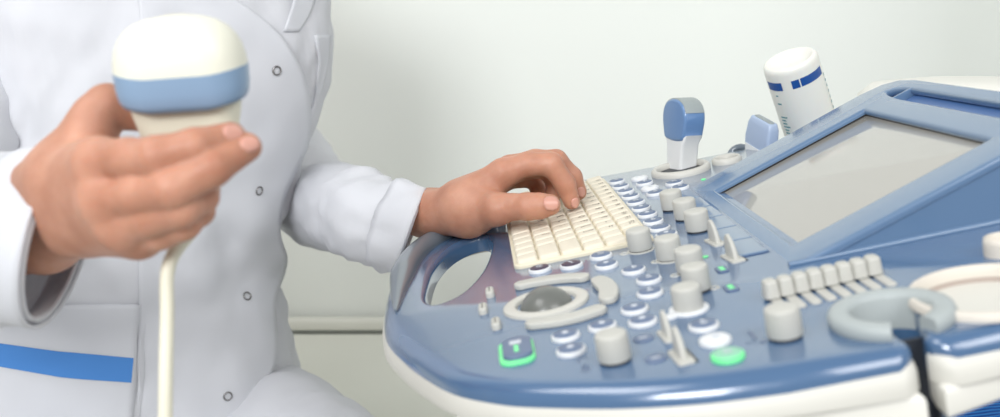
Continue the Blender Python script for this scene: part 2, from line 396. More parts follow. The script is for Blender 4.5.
# ---- keyboard
ku0, ku1, kv0, kv1 = -.0535, .0435, -.109, .149
KB = link('keyboard', curve2d('keyboard', [rr(ku1 - ku0 + .002, kv1 - kv0 + .002, .005)], .0008, .0012, 2), PF((ku0 + ku1) / 2, (kv0 + kv1) / 2, .001), US, M['keybase'])
rows = ['\u2190ZXCVBNM,./', 'ASDFGHJKL;\'', 'QWERTYUIOP[]', '1234567890-=', '', '']
nr, nc = 6, 15; pu = (ku1 - ku0) / nr; pv = (kv1 - kv0) / nc
legend = {1: ['<', 'Z', 'X', 'C', 'V', 'B', 'N', 'M', ',', '.', '/'], 2: list("ASDFGHJKL;'"), 3: list('QWERTYUIOP[]'), 4: list('1234567890-='), 5: ['F%d' % i for i in range(1, 13)]}
def key_mesh(w, d, leg, side):
    v, f = rbox(w, d, .0042, .0022, .0014, .0006, nc=3)
    parts = [(v, f, 0)]
    if leg:
        t = text(leg, .0088 if len(leg) == 1 else .0062)
        tm = Matrix.Translation((w * .14, d * .12, .00428)) @ Matrix.Rotation(R(-90), 4, 'Z')
        parts.append((*xf(t, tm), 1))
        if side: parts.append((*xf(text(side, .0036), Matrix.Translation((-w * .2, -d * .2, .00428)) @ Matrix.Rotation(R(-90), 4, 'Z')), 1))
    V, Fc, Mi = cat(*parts)
    me = mesh('key', V, Fc, True, 40, Mi); return me
for r_ in range(nr):
    c = 0
    while c < nc:
        span = 1; leg = ''
        if r_ == 0:
            span = {0: 2, 2: 1, 3: 1, 4: 6, 10: 1, 11: 1, 12: 1}.get(c, 1)
            leg = ''
        else:
            L = legend[r_]; k = c - (1 if r_ in (1, 2, 3) else 1)
            leg = L[k] if 0 <= k < len(L) else ''
            if r_ in (1, 2) and c == 0: span = 1
            if r_ in (1, 2) and c == nc - 2: span = 2
        uc = ku0 + pu * (r_ + .5); vc = kv1 - pv * (c + span / 2)
        me = key_mesh(pu * .955, pv * span - .0013, leg, '\u00b7' if False else '')
        ko = link('key', me, PF(uc, vc, .0018), KB, [M['key'], M['ink']])
        ko.matrix_basis = ko.matrix_basis @ Matrix.Rotation(R(-4), 4, 'Y')
        c += span
# ---- push buttons: white rim with a blue-grey face and a light mark
def disc(r, z0, z1, b=.0006, n=28, sx=1, sy=1): return lathe([(r, z0), (r, z1 - b), (r - b * .3, z1 - b * .3), (r - b, z1)], n, sx, sy)
def ring_prof(ro, ri, h, n=32, sx=1, sy=1):
    b = .0006
    return lathe([(ri, 0), (ro, 0), (ro, h - b), (ro - b * .3, h - b * .3), (ro - b, h), (ri + b, h), (ri, h - b), (ri, 0)], n, sx, sy, cap=False)
def quad(x0, x1, y0, y1, z): return [(x0, y0, z), (x1, y0, z), (x1, y1, z), (x0, y1, z)], [(0, 1, 2, 3)]
MARK = {
    'dot': lambda z: [disc(.0019, z - .0004, z, .0001, 14)],
    'bars': lambda z: [quad(-.0022, .0022, y, y + .0008, z) for y in (-.003, -.0014, .0002, .0018)],
    'slash': lambda z: [xf(quad(-.0006, .0006, -.0032, .0032, z), Matrix.Rotation(R(25), 4, 'Z'))],
    'arc': lambda z: [([(r * math.cos(R(a)), r * math.sin(R(a)), z) for r in (.0022, .0032) for a in range(20, 161, 20)], [(i, i + 1, i + 9, i + 8) for i in range(7)])],
    'two': lambda z: [quad(-.0018, .0018, -.003, -.0008, z), quad(-.0012, .0012, .0008, .003, z)],
    'line': lambda z: [quad(-.0007, .0007, -.0034, .0034, z), quad(.0012, .0022, -.002, .002, z)],
}
def button(px, py, mark='dot', rim='white', face='btn', r=.0080, h=.0024, name='push_button'):
    u, v_ = P(px, py, h * .5)
    b = link(name, lmesh(name, *disc(r, 0, h, .0011, 32)), PF(u, v_, 0), US, M[rim])
    fr_ = r * .85
    fv, ff_ = lathe([(fr_, 0), (fr_, .0003), (fr_ * .97, .0005), (fr_ * .6, .0008), (fr_ * .2, .0010)], 28)
    parts = [(fv, ff_, 0)] + [(q[0], q[1], 1) for q in MARK[mark](.00112)]
    V, Fc, Mi = cat(*parts)
    link('button_face', lmesh('button_face', V, Fc, 40, Mi), PF(u, v_, h - .0001), b, [M[face], M['btnink']])
    return b
mk = ['dot', 'bars', 'line', 'two', 'arc', 'slash']
colA = [(616.6, 181.5), (620.8, 186.5), (625.6, 191.3), (630.6, 196.4), (635.8, 202.2), (641.2, 208.2), (647.4, 214.4), (653.2, 221.4), (659.8, 228), (666.6, 234.6)]
for i, q in enumerate(colA): button(*q, mk[[1, 2, 2, 2, 1, 0, 0, 3, 4, 0][i]])
for i, q in enumerate([(639.6, 178.4), (644.6, 183.1), (650, 188.2), (655.4, 193)]): button(*q, mk[[4, 2, 2, 3][i]], face='btn' if i in (1, 3) else 'white')
for i, q in enumerate([(674.2, 183), (680, 187.4)]): button(*q, mk[1 + 2 * i])
for i, (x, y, m, fc) in enumerate([(539.8, 269, 'bars', 'plum'), (571.4, 265, 'slash', 'plum'), (601, 255.8, 'bars', 'btn'), (606.4, 265, 'dot', 'btn'), (633.6, 270, 'line', 'btn'), (648.8, 279.4, 'two', 'btn'), (650, 292.6, 'two', 'btn'),
        (634.6, 308.8, 'dot', 'btn'), (642.6, 321, 'dot', 'btn'), (602.4, 325.8, 'dot', 'btn'), (565.6, 335.6, 'dot', 'btn'), (571, 350, 'dot', 'btn'), (703.7, 325.3, 'two', 'btn'), (715, 339.9, 'line', 'white')]):
    button(x, y, m, face=fc)
button(727.6, 355, 'bars', 'green', 'greend', name='lit_button')['label'] = 'green lit push button'
# sunken blue buttons, printed dark icons
def flat_icon(px, py, parts, m='btn', name='printed_icon'):
    V, Fc, Mi = cat(*[(q[0], q[1], 0) for q in parts]); u, v_ = P(px, py)
    return link(name, lmesh(name, V, Fc), PF(u, v_, .0002), US, M[m])
for px, py in ((643.4, 339), (656, 359)):
    u, v_ = P(px, py)
    b = link('flush_button', lmesh('flush_button', *disc(.0055, -.001, .0008, .0004)), PF(u, v_), US, M['btn'])
    link('button_mark', lmesh('button_mark', *quad(-.0022, .0022, -.0008, .0008, .0009)), PF(u, v_), b, M['btnink'])
arc_i = MARK['arc'](0)
flat_icon(583, 359, arc_i + [quad(-.003, -.0018, -.003, .003, 0)])
flat_icon(585.4, 368, [quad(-.0022, .0022, -.004, -.001, 0), quad(-.0022, .0022, .0005, .0015, 0), quad(-.0014, .0014, .003, .0042, 0)])
flat_icon(752, 335, [quad(-.0012, .0012, -.006, .005, 0)]); flat_icon(752, 344, arc_i); flat_icon(763, 342, [disc(.0019, 0, .0001, .00005, 12)])
# start key with green lit frame
u, v_ = P(517, 353)
fr = link('start_key_frame', curve2d('start_key_frame', [rr(.0180, .034, .0065)], .0006, .0006, 2), PF(u, v_, .0006), US, M['green']); fr['label'] = 'green lit frame around the start key'
sk = link('start_key', curve2d('start_key', [rr(.0145, .0290, .0055)], .0012, .0008, 2), PF(u + .0006, v_, .0020), US, M['btn'])
V, Fc, Mi = cat((*quad(-.0032, .0032, .003, .009, 0), 0), (*quad(-.001, .0014, -.009, .0015, 0), 1))
link('key_mark', lmesh('key_mark', V, Fc, 40, Mi), PF(u, v_, .0041), sk, [M['btnink'], M['green']])
# ---- trackball with bezel and its side keys
tb = P(545.5, 301, .002)
bz = link('trackball_bezel', lmesh('trackball_bezel', *lathe([(.0268, 0), (.0264, .0018), (.0248, .0026), (.0215, .0028), (.0192, .0022), (.0181, .0006), (.0178, -.004)], 48, cap=False)), PF(*tb, 0), US, M['bezel'])
Vb, Fb = lathe([(.0001, .0110)] + [(.0182 * math.sin(R(a)), -.0085 + .0195 * math.cos(R(a))) for a in range(8, 99, 8)], 40)
link('trackball', lmesh('trackball', Vb, Fb, 60), PF(*tb, 0), US, M['ball'])
def pill(p0, p1, w, h=.004, bow=0, m='knob', name='bar_key'):
    a, b = Vector(P(*p0, .0035)), Vector(P(*p1, .0035)); d = (b - a).normalized(); nn = Vector((-d.y, d.x)); pts = []
    L = (b - a).length; n = 12; top, bot = [], []
    for k in range(n + 1):
        t = k / n; q = a + d * (L * t) + nn * (bow * 4 * t * (1 - t)); top.append(q + nn * w); bot.append(q - nn * w)
    e1 = [b + Vector((d.x * math.cos(R(t)) + nn.x * math.sin(R(t)), d.y * math.cos(R(t)) + nn.y * math.sin(R(t)))) * w for t in (60, 30, 0, -30, -60)]
    e0 = [a - Vector((d.x * math.cos(R(t)) + nn.x * math.sin(R(t)), d.y * math.cos(R(t)) + nn.y * math.sin(R(t)))) * w for t in (60, 30, 0, -30, -60)]
    poly = [(q.x, q.y) for q in top + e1 + bot[::-1] + e0]
    c = Vector(((a.x + b.x) / 2, (a.y + b.y) / 2)); poly = [(x - c.x, y - c.y) for x, y in poly]
    return link(name, curve2d(name, [offs(poly, -.001)], h / 2 - .001, .001, 3), PF(c.x, c.y, h / 2), US, M[m])
pill((522, 283), (581, 275.5), .0056, bow=.004, name='trackball_key'); pill((535, 321), (596, 308), .0060, bow=-.004, name='trackball_key')
kp = [(591, 280), (600, 276.5), (611, 279), (618, 287), (617, 296), (609, 300), (599, 299), (598.5, 290), (594, 285)]
kc = Vector(P(606, 289)); kpoly = [(p.x - kc.x, p.y - kc.y) for p in catmull([(*P(*q, .003), 0) for q in kp], 4, True)]
link('trackball_key', curve2d('trackball_key', [offs(kpoly, -.001)], .001, .001, 3), PF(kc.x, kc.y, .002), US, M['knob'])
for q in ((490.5, 295), (483.5, 311.5), (496.5, 326.5)):
    u, v_ = P(*q)
    v, f = rbox(.0056, .0145, .0042, .0026, .0016, nc=4); link('slim_key', lmesh('slim_key', v, f), PF(u, v_, 0), US, M['knob'])
# ---- rotary knobs
def knob(px, py, r=.0088, h=.0165, ring=None):
    """px,py = centre of the knob's foot"""
    r *= .95; h *= .86
    u, v_ = P(px, py)
    pr = [(r * .96, 0), (r, .001), (r * .985, h - .0022), (r * .965, h - .0010), (r * .92, h - .0003), (r * .86, h), (r * .5, h + .0003)]
    b = link('rotary_knob', lmesh('rotary_knob', *lathe([(a, z + .0014) for a, z in pr], 40)), PF(u, v_), US, M['knob'])
    link('knob_foot_shade', lmesh('knob_foot_shade', *disc(r * .94, -.0002, .0016, .0003, 32)), PF(u, v_), b, M['dark'])  # dark disc puts the shadow ring at the knob's foot into colour
    if ring == 'thin': link('dial_ring', lmesh('dial_ring', *disc(r * 1.10, 0, .0008, .0003, 40)), PF(u, v_), b, M['knob'])
    elif ring:
        link('dial_ring', lmesh('dial_ring', *disc(r * 1.32, 0, .0014, .0005, 40)), PF(u, v_), b, M['white'])
        V, Fc = rbox(.006, .009, .0018, .0028, .0008); link('dial_pointer', lmesh('dial_pointer', V, Fc), PF(u, v_) @ Matrix.Rotation(R(ring), 4, 'Z') @ Matrix.Translation((0, r * 1.5, 0)), b, M['white'])
knob(673, 209.5, .0092, .0165); knob(686.5, 219, .0092, .0165); knob(698.5, 231, .0092, .0165)
knob(641, 250.5, .0090, .0165, 'thin'); knob(670, 259.5, .0090, .0165, 'thin'); knob(691, 272, .0092, .0165); knob(697.5, 290.5, .0086, .0165); knob(689, 310, .0088, .0150, 120)
knob(615.5, 361, .0088, .0160); knob(785.5, 337, .0090, .0165)
for q in ((624.5, 254), (656, 262), (675.5, 275.5), (714, 288)):
    link('pale_ring', lmesh('pale_ring', *ring_prof(.0034, .0019, .0006)), PF(*P(*q)), US, M['knob'])
for q, s in (((722, 270), 1), ((731, 288.5), 1.1)):
    u, v_ = P(*q)
    b = link('status_light', curve2d('status_light', [rr(.0065 * s, .0105 * s, .002)], .0003, .0003, 1), PF(u, v_, .0004), US, M['btn'])
    V, Fc, Mi = cat((*quad(-.0016, .0016, .0004, .0038, .0007), 0), (*quad(-.0016, .0016, -.0038, -.0004, .0007), 0)); link('green_lamp', lmesh('green_lamp', V, Fc), PF(u, v_, .0004), b, M['green'])
for q in ((705, 257), (703.5, 179.5)):
    u, v_ = P(*q); link('status_light', lmesh('status_light', *disc(.0022, 0, .0006, .0002, 16)), PF(u, v_), US, M['green'])
# ---- toggle paddles
def paddle(px, py, s=1.0, ang=0):
    u, v_ = P(px, py)
    V, Fc = rbox(.009 * s, .021 * s, .0014, .0015, .0005)
    b = link('toggle_paddle', lmesh('toggle_paddle', V, Fc), PF(u, v_, 0, ang), US, M['knob'])
    L = []
    for k in range(9):
        t = k / 8; z = .001 + .0145 * s * t; hw = .0070 * s * math.sqrt(max(.03, 1 - t ** 2.4)); th = .0021 * s * (1 - .45 * t); y0 = .0035 * s * t
        L.append([(x, y + y0, z) for x, y in rr(2 * th, 2 * hw, th * .9, 3)])
    link('paddle_fin', lmesh('paddle_fin', *stack(L), 60), PF(u, v_, 0, ang), b, M['knob'])
    V, Fc = quad(.0048 * s, .0062 * s, -.010 * s, .010 * s, .0003); link('paddle_slot', lmesh('paddle_slot', V, Fc), PF(u, v_, 0, ang), b, M['black'])
paddle(715.5, 243, 1.0, R(8)); paddle(733, 259, 1.0, R(8)); paddle(668, 337, .85, R(5)); paddle(681.5, 358, .95, R(5))
# ---- time gain sliders
s0, s1 = Vector(P(775, 300)), Vector(P(877, 276))
for k in range(8):
    t = k / 7; p_ = s0.lerp(s1, t)
    V, Fc = rbox(.0054, .033, .0012, .0022, .0005)
    b = link('slider_track', lmesh('slider_track', V, Fc), PF(p_.x, p_.y - .004, 0), US, M['knob'])
    V, Fc = rbox(.0084, .0105, .0095, .0026, .0018, .0006, z0=.0018)
    link('slider_knob', lmesh('slider_knob', V, Fc), PF(p_.x - .001, p_.y + .002, 0), b, M['knob'])
    V, Fc = rbox(.0058, .0085, .0018, .0018, .0003); link('slider_stem', lmesh('slider_stem', V, Fc), PF(p_.x - .001, p_.y + .002, .0004), b, M['dark'])
# ---- probe ring with slot, cups
def c_ring(ro, ri, h, g0):
    pr = [(ri, -.012), (ri, h - .003), (ri + .0010, h - .0008), (ri + .003, h), (ro - .003, h), (ro - .001, h - .0008), (ro, h - .003), (ro, 0.0)]
    V, Fc = [], []; n = 44; a0 = a_dir + g0; a1 = a_dir + 2 * math.pi - g0
    for k in range(n + 1):
        a = a0 + (a1 - a0) * k / n
        for r, z in pr: V.append((r * math.cos(a), r * math.sin(a), z))
    m = len(pr)
    for k in range(n):
        for j in range(m): Fc.append((k * m + j, (k + 1) * m + j, (k + 1) * m + (j + 1) % m, k * m + (j + 1) % m))
    Fc.append(tuple(range(m - 1, -1, -1))); Fc.append(tuple(n * m + j for j in range(m)))
    return V, Fc
link('probe_holder_ring', lmesh('probe_holder_ring', *c_ring(.0288, .0178, .0066, .36), 50), PF(*RC), US, M['cupblue'])['label'] = 'grey blue holder ring with a slot'
# well below ring: open cylinder wall
def well(name, c, r, d, m, gap=None, rim=None):
    n = 40; V, Fc = [], []; rg = range(n + 1)
    a0, a1 = (a_dir + gap, a_dir + 2 * math.pi - gap) if gap else (0, 2 * math.pi)
    pr = [(r, -.010), (r * .97, -d), (r * .97 + .002, -d), (r + .002, -.010)]
    for k in rg:
        a = a0 + (a1 - a0) * k / n
        for q, z in pr: V.append((q * math.cos(a), q * math.sin(a), z))
    for k in range(n):
        for j in range(4): Fc.append((k * 4 + j, (k + 1) * 4 + j, (k + 1) * 4 + (j + 1) % 4, k * 4 + (j + 1) % 4))
    return link(name, lmesh(name, V, Fc), PF(*c), US, m)
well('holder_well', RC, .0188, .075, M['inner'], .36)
# dark side walls of the cable slot, and a plate for its shaded inside
for s in (-1, 1):
    pts = [slot_pt(.019, s * .0066), slot_pt(.027, s * .0066), slot_pt(.027, s * .0078), slot_pt(.019, s * .0078)]
    L = [[(x, y, z) for x, y in pts] for z in (-.09, -.003)]
    link('slot_dark_plate', lmesh('slot_dark_plate', *stack(L)), PF(0, 0), US, M['dark'])
pts = [slot_pt(.0195, -.0068), slot_pt(.0195, .0068), slot_pt(.0210, .0068), slot_pt(.0210, -.0068)]
link('slot_dark_plate', lmesh('slot_dark_plate', *stack([[(x, y, z) for x, y in pts] for z in (-.09, -.003)])), PF(0, 0), US, M['dark'])  # cross plate added, its dark colour stands for the slot's inner shade
# cream cup: rim stands on the deck, bowl with floor
cup_o = link('gel_cup', lmesh('gel_cup', *lathe([(R2 * .93, -.006), (R2 * .94, .0), (R2 * .95, .0032), (R2 * .98, .0044), (R2 * 1.02, .0042), (R2 * 1.05, .0028), (R2 * 1.06, .0)], 64, cap=False), 60), PF(*C2), US, M['cup']); cup_o['label'] = 'cream open cup'
link('cup_bowl_shaded', lmesh('cup_bowl_shaded', *lathe([(.0005, -.0320), (R2 * .55, -.0315), (R2 * .78, -.028), (R2 * .89, -.020), (R2 * .935, -.002), (R2 * .955, -.002), (R2 * .91, -.021), (R2 * .80, -.030), (R2 * .55, -.0335), (.0005, -.034)], 64, cap=False), 60), PF(*C2), cup_o, M['bowl_shaded'])
link('small_holder', lmesh('small_holder', *lathe([(.0005, .0012), (.006, .002), (.0068, .008), (.0076, .010), (.0092, .0095), (.0098, .007), (.0098, 0)], 40, cap=False), 60), PF(*C3), US, M['cup'])
# far probe holders
def far_holder(px, py, ro, ri, sy, name='probe_holder'):
    u, v_ = P(px, py)
    h = link(name, lmesh(name, *lathe([(ri, .0004), (ri, .004), (ri + .0015, .0055), (ro - .002, .0055), (ro, .0035), (ro, 0)], 40, 1, sy, cap=False), 50), PF(u, v_), US, M['bezel'])
    link('holder_opening', lmesh('holder_opening', *disc(ri, 0, .0006, .0001, 40, 1, sy)), PF(u, v_), h, M['dark'])
    return u, v_
H1 = far_holder(681, 171.5, .0275, .0215, 1.12)
H2 = far_holder(727, 162, .0140, .0100, 1.05)
# cable hook
hk = [J(741, 158, .96) + Vector((.011 * math.cos(R(a)), .002, .011 * math.sin(R(a)))) for a in range(-70, 251, 20)]
v, f = tube(hk, .0035, 10); wobj('cable_hook', v, f, M['grip'], US, angle=60)
# ---- touch-screen housing
GA = 29.0; SS = tilt(GA); SN = SS.cross(VV)
A0 = W(.106, 0, 0)
def SP(px, py):
    r = ray(px, py); q = CAM + r * ((A0 - CAM).dot(SN) / r.dot(SN)) - A0
    return q.dot(SS), q.dot(VV)
def SF(s, v, n=0): return frame(SS, VV, SN, A0 + SS * s + VV * v + SN * n)
g = R(GA - 11.5)
v0, v1 = -.2235, .037; SE = .193; TF = .007
# wedge body
prof = [(.106 - .004, -.003), (.106 + .004, .0003)]
def pu_(s, n): return (.106 + s * math.cos(g) - n * math.sin(g), s * math.sin(g) + n * math.cos(g))
pr = [pu_(-.004, -.006), pu_(-.004, -TF), pu_(SE - .004, -TF), (pu_(SE - .004, -TF)[0] + .02, pu_(SE, -TF)[1] - .03), (pu_(SE, 0)[0] + .03, -.004), (.104, -.004)]
pr = [(.1035, -.004), pu_(.004, -TF), pu_(SE - .002, -TF), (pu_(SE, 0)[0] + .012, pu_(SE, 0)[1] - .030), (pu_(SE, 0)[0] + .02, -.004)]
L = [[(a, vv, b) for a, b in pr] for vv in (v0 - .0015, v1 - .0015)]
V, Fc = stack(L)
L = [[(a, vv, b) for a, b in [(.1030, -.004), pu_(-.003, -.0022), pu_(SE - .004, -.0022), (pu_(SE, 0)[0] + .010, pu_(SE, 0)[1] - .030), (pu_(SE, 0)[0] + .018, -.004)]] for vv in (v0 - .0018, v0 + .0035)]
sp_o = link('side_panel', lmesh('side_panel', *stack(L), 30), PF(0, 0), US, M['frame'])
bv = sp_o.modifiers.new('bevel', 'BEVEL'); bv.width = .0022; bv.segments = 3
v, f = tube([W(.1035, v0 - .0015, .0008), W(pu_(SE, 0)[0] + .016, v0 - .0015, .0008)], .0020, 10)
wobj('side_trim', v, f, M['frame'], US, angle=60)
wedge = link('screen_base', lmesh('screen_base', V, Fc, 30), PF(0, 0), US, M['frame'])
bv = wedge.modifiers.new('bevel', 'BEVEL'); bv.width = .0015; bv.segments = 3
scr = (.0100, .1475, -.1950, -.0020)  # s0 s1 v0 v1 of the display opening
def poly_rect(a, b, c, d, r):
    return rr(b - a, d - c, r, 5, (a + b) / 2, (c + d) / 2)
outer = [(-.004, v0), (-.004, v1)] + [(SE - .03, v1 + .004), (SE - .012, v1 - .001), (SE - .003, v1 - .014), (SE, v1 - .035), (SE, v0)]
pk = [(.1655, -.212), (.1655, -.02), (.168, .004), (.173, .018), (.180, .010), (.1845, -.004), (.1855, -.02), (.1855, -.212)]
fr_me = curve2d('screen_frame', [outer, poly_rect(scr[0] - .001, scr[1] + .001, scr[2] - .001, scr[3] + .001, .003), pk], TF / 2 - .0030, .0030, 4, 50)
FRM = link('screen_frame', fr_me, SF(0, 0, -TF / 2), US, M['frame'])
# pocket of the hand hold
V, Fc = cat(([(.163, v0 + .006, -.0069), (.187, v0 + .006, -.0069), (.187, .02, -.0069), (.163, .02, -.0069)], [(0, 1, 2, 3)]))[:2]
link('hand_hold', lmesh('hand_hold', V, Fc), SF(0, 0), FRM, M['blue_dark'])
V, Fc = rbox(.022, .0022, .0065, .0005, .0004); link('hand_hold_rib', lmesh('hand_hold_rib', V, Fc), SF(.1755, -.012, -.0068), FRM, M['frame'])
# display: glass with black gasket
dw, dh = scr[1] - scr[0], scr[3] - scr[2]
dc = ((scr[0] + scr[1]) / 2, (scr[2] + scr[3]) / 2)
DSP = link('display_gasket', curve2d('display_gasket', [rr(dw + .003, dh + .003, .003), rr(dw - .0035, dh - .0035, .002)], .0008, .0003, 1), SF(*dc, -.0050), US, M['black'])
V, Fc = rbox(dw, dh, .0012, .002, .0003); link('display', lmesh('display', V, Fc), SF(*dc, -.0066), US, M['screen'])['label'] = 'grey touch display'
# soft keys along the low edge, lying on the deck before the screen
q0, q1 = (.0785, .0995), None
svs = [.030 - k * .0365 for k in range(7)]
for k in range(6):
    va, vb = svs[k], svs[k + 1]
    cu_, cv_ = .0930, (va + vb) / 2
    link('soft_key', curve2d('soft_key', [rr(.0190, abs(va - vb) - .0026, .0012)], .0004, .0004, 1), PF(cu_, cv_, .0006), US, M['skey'])
V, Fc = quad(.0835, .1035, svs[-1] - .001, svs[0] + .001, .0002); link('soft_key_strip', lmesh('soft_key_strip', V, Fc), PF(0, 0), US, M['line'])
# cream rear cover behind the screen
rc = J(985, 95, .86)
V, Fc = lathe([(.05, -.16), (.115, -.15), (.122, -.03), (.118, -.008), (.105, .003), (.06, .008), (.001, .009)], 56, 1.0, .8)
link('rear_cover', lmesh('rear_cover', V, Fc, 50), Matrix.Translation(rc + Vector((.03, .06, .003))), US, M['cream'])

# ================================================================== PROBES AND BOTTLE
def stand_frame(loc, e2, up=Vector((0, 0, 1))):
    up = up.normalized(); e2 = (e2 - up * e2.dot(up)).normalized(); e1 = e2.cross(up)
    return frame(e2, up, e1, loc)      # x = in-plane wide axis, y = up, z = thickness
# probe in holder
lp = J(681.5, 172, .915)
PR = empty('ultrasound_probe', lp, 'round headed probe with blue and grey head standing in the far holder', 'probe')
MF = stand_frame(lp, Vector((.33, -.94, 0))) @ Matrix.Diagonal((.9, .84, .95, 1))
hd = [(-.0185, .040), (-.0215, .050), (-.0235, .060), (-.0225, .070), (-.0175, .078), (-.009, .0825), (0, .0838), (.009, .0825), (.0175, .078), (.0225, .070), (.0235, .060), (.0215, .050), (.0185, .040), (.012, .0375), (0, .0365), (-.012, .0375)]
hd = [(p.x, p.y) for p in catmull([(*q, 0) for q in hd], 3, True)]
link('probe_head', curve2d('probe_head', [offs(hd, -.003)], .0085, .0035, 4, 60), MF, PR, M['pblue2'])
arc = catmull([(*q, 0) for q in hd[5 * 0:]], 1, True)
lens_o = [(x, y) for x, y in hd if y > .068]
lens_o = sorted(lens_o, key=lambda q: math.atan2(q[1] - .058, q[0]))
lo = [(x * 1.02, (y - .058) * 1.02 + .058) for x, y in lens_o]; li = [(x * .93, (y - .058) * .93 + .058) for x, y in lens_o]
link('probe_lens', curve2d('probe_lens', [lo + li[::-1]], .0098, .0006, 2, 50), MF, PR, M['pgrey'])
hdl = [(-.0135, -.02), (-.0145, .01), (-.0165, .034), (-.0185, .043), (0, .0405), (.0185, .043), (.0165, .034), (.0145, .01), (.0135, -.02)]
link('probe_handle', curve2d('probe_handle', [offs(hdl, -.003)], .0066, .0036, 4, 60), MF, PR, M['pwhite'])
# small linear probe
lp = J(757, 170, .935)
P2 = empty('ultrasound_probe', lp, 'small flat probe with pale blue head half hidden behind the screen', 'probe')
MF = stand_frame(lp, Vector((.35, -.94, 0)), Vector((.02, -.25, 1)))
def rect_loop(w, t, y, r): return [(x, y, z) for x, z in rr(w, t, r, 4)]
L = [rect_loop(.038, .0125, .024, .003), rect_loop(.0385, .0135, .032, .003), rect_loop(.036, .0125, .046, .003), rect_loop(.032, .0105, .0515, .003), rect_loop(.030, .009, .0525, .002)]
link('probe_head', lmesh('probe_head', *stack(L), 60), MF, P2, M['lblue'])
L = [rect_loop(.027, .0055, .0522, .0015), rect_loop(.026, .005, .0533, .0015)]
link('probe_lens', lmesh('probe_lens', *stack(L), 60), MF, P2, M['pgrey'])
L = [rect_loop(.022, .012, -.03, .004), rect_loop(.026, .013, .0, .004), rect_loop(.033, .0145, .016, .004), rect_loop(.036, .0138, .0245, .004)]
link('probe_handle', lmesh('probe_handle', *stack(L), 60), MF, P2, M['pwhite'])
# gel bottle, tilted, base up
bt = J(789, 58, .915); bb = J(823, 168, .965)
ax = (bt - bb).normalized()
GB = empty('gel_bottle', bb, 'white plastic gel bottle with blue bands tilted behind the touch screen', 'bottle')
e2 = Vector((1, 0, 0)); e2 = (e2 - ax * e2.dot(ax)).normalized(); BM = frame(e2, ax.cross(e2), ax, bt)
br = .0262
prof = [(.0005, -.0065), (.012, -.0062), (.018, -.004), (.0215, -.0008), (.0228, -.0002), (.0245, -.0012), (br - .0003, -.0035), (br, -.007), (br, -.125), (.024, -.135), (.016, -.148), (.011, -.152), (.011, -.160)]
link('bottle_body', lmesh('bottle_body', *lathe(prof, 56, cap=False), 60), BM, GB, M['bottle'])
link('bottle_cap', lmesh('bottle_cap', *lathe([(.013, -.156), (.013, -.175), (.006, -.190), (.003, -.20)], 32)), BM, GB, M['bband'])
def band(a0, a1, z0, z1, m='bband', name='printed_band'):
    V, Fc = [], []; n = max(2, int((a1 - a0) / 5))
    for k in range(n + 1):
        a = R(a0 + (a1 - a0) * k / n)
        for z in (z0, z1): V.append(((br + .00025) * math.cos(a), (br + .00025) * math.sin(a), z))
    for k in range(n): Fc.append((2 * k, 2 * k + 2, 2 * k + 3, 2 * k + 1))
    link(name, lmesh(name, V, Fc), BM, GB, M[m])
band(186, 229, -.0215, -.0130); band(250, 266, -.0215, -.0130); band(268.5, 328, -.0215, -.0130)
for k in range(13): band(200, 212 + (6 if k % 3 == 0 else 0), -.052 - .0036 * k, -.0506 - .0036 * k, 'bteal', 'scale_mark')
band(203, 214, -.037, -.0355, 'bteal', 'scale_mark'); band(205, 212, -.028, -.0268, 'bteal', 'scale_mark')
for k in range(9): band(336, 341 + (k * 7) % 4, -.026 - .006 * k, -.0232 - .006 * k, 'bteal', 'scale_mark')

# ---- probe held in the hand
PD = .478
pc = J(187, 107, PD)
HP = empty('ultrasound_probe', pc, 'large ivory probe with blue band held up in the right hand', 'probe')
pup = (UP * 1.0 + RT * -.055 + FW * -.26).normalized()
pe2 = (RT * 1.0 + FW * .10 + UP * .10); MF = stand_frame(pc, pe2, pup) @ Matrix.Scale(.945, 4)
def sec(w, t, y, r, sag=0):
    return [(x, y + sag * (1 - (2 * x / w) ** 2) - sag * 0 , z) for x, z in rr(w, t, r, 8)]
Hh = [(.0575, .038, -.0025, .012), (.0625, .042, .000, .015), (.0655, .0445, .004, .017), (.0668, .046, .009, .018)]
Bl = Hh
L = [sec(w, t, y, r, -.004) for w, t, y, r in [(.054, .034, .0025, .014), (.062, .041, .0035, .016), (.0655, .0440, .0065, .018), (.0672, .0455, .012, .019), (.0680, .0462, .021, .0195)]]
link('blue_band', lmesh('blue_band', *stack(L), 60), MF, HP, M['pblue'])
L = [sec(w, t, y, r, s) for w, t, y, r, s in [(.0676, .0458, .0208, .0195, -.004), (.0670, .0452, .0255, .0195, -.003), (.0645, .0430, .0315, .0190, -.002), (.0595, .0390, .0370, .0180, -.001), (.0520, .0330, .0415, .0155, .0002), (.0420, .0260, .0448, .0125, .001), (.0290, .0170, .0468, .0082, .001), (.0140, .0080, .0478, .0038, .001)]]
link('probe_lens', lmesh('probe_lens', *stack(L), 70), MF, HP, M['plens'])
L = [sec(w, t, y, r) for w, t, y, r in [(.010, .010, -.060, .0045), (.016, .014, -.049, .006), (.026, .019, -.037, .008), (.041, .023, -.025, .010), (.051, .026, -.013, .012), (.0555, .029, -.002, .012), (.0575, .031, .004, .013), (.058, .034, .010, .014)]]
link('probe_handle', lmesh('probe_handle', *stack(L), 60), MF, HP, M['pcream'])
cab0 = MF @ Vector((0, -.060, 0))
cp = [cab0 + (MF @ Vector((0, .02, 0)) - MF @ Vector((0, 0, 0))), cab0, J(170, 262, PD), J(167, 320, PD - .004), J(165.5, 417, PD - .008), J(166, 520, PD), J(190, 700, PD + .03), J(260, 900, PD + .12), Vector((-.1, .62, .06)), Vector((.05, .6, .055))]
cp = catmull(cp, 8); v, f = tube(cp, .0035, 14)
wobj('probe_cable', v, f, M['pcream'], HP, angle=60)

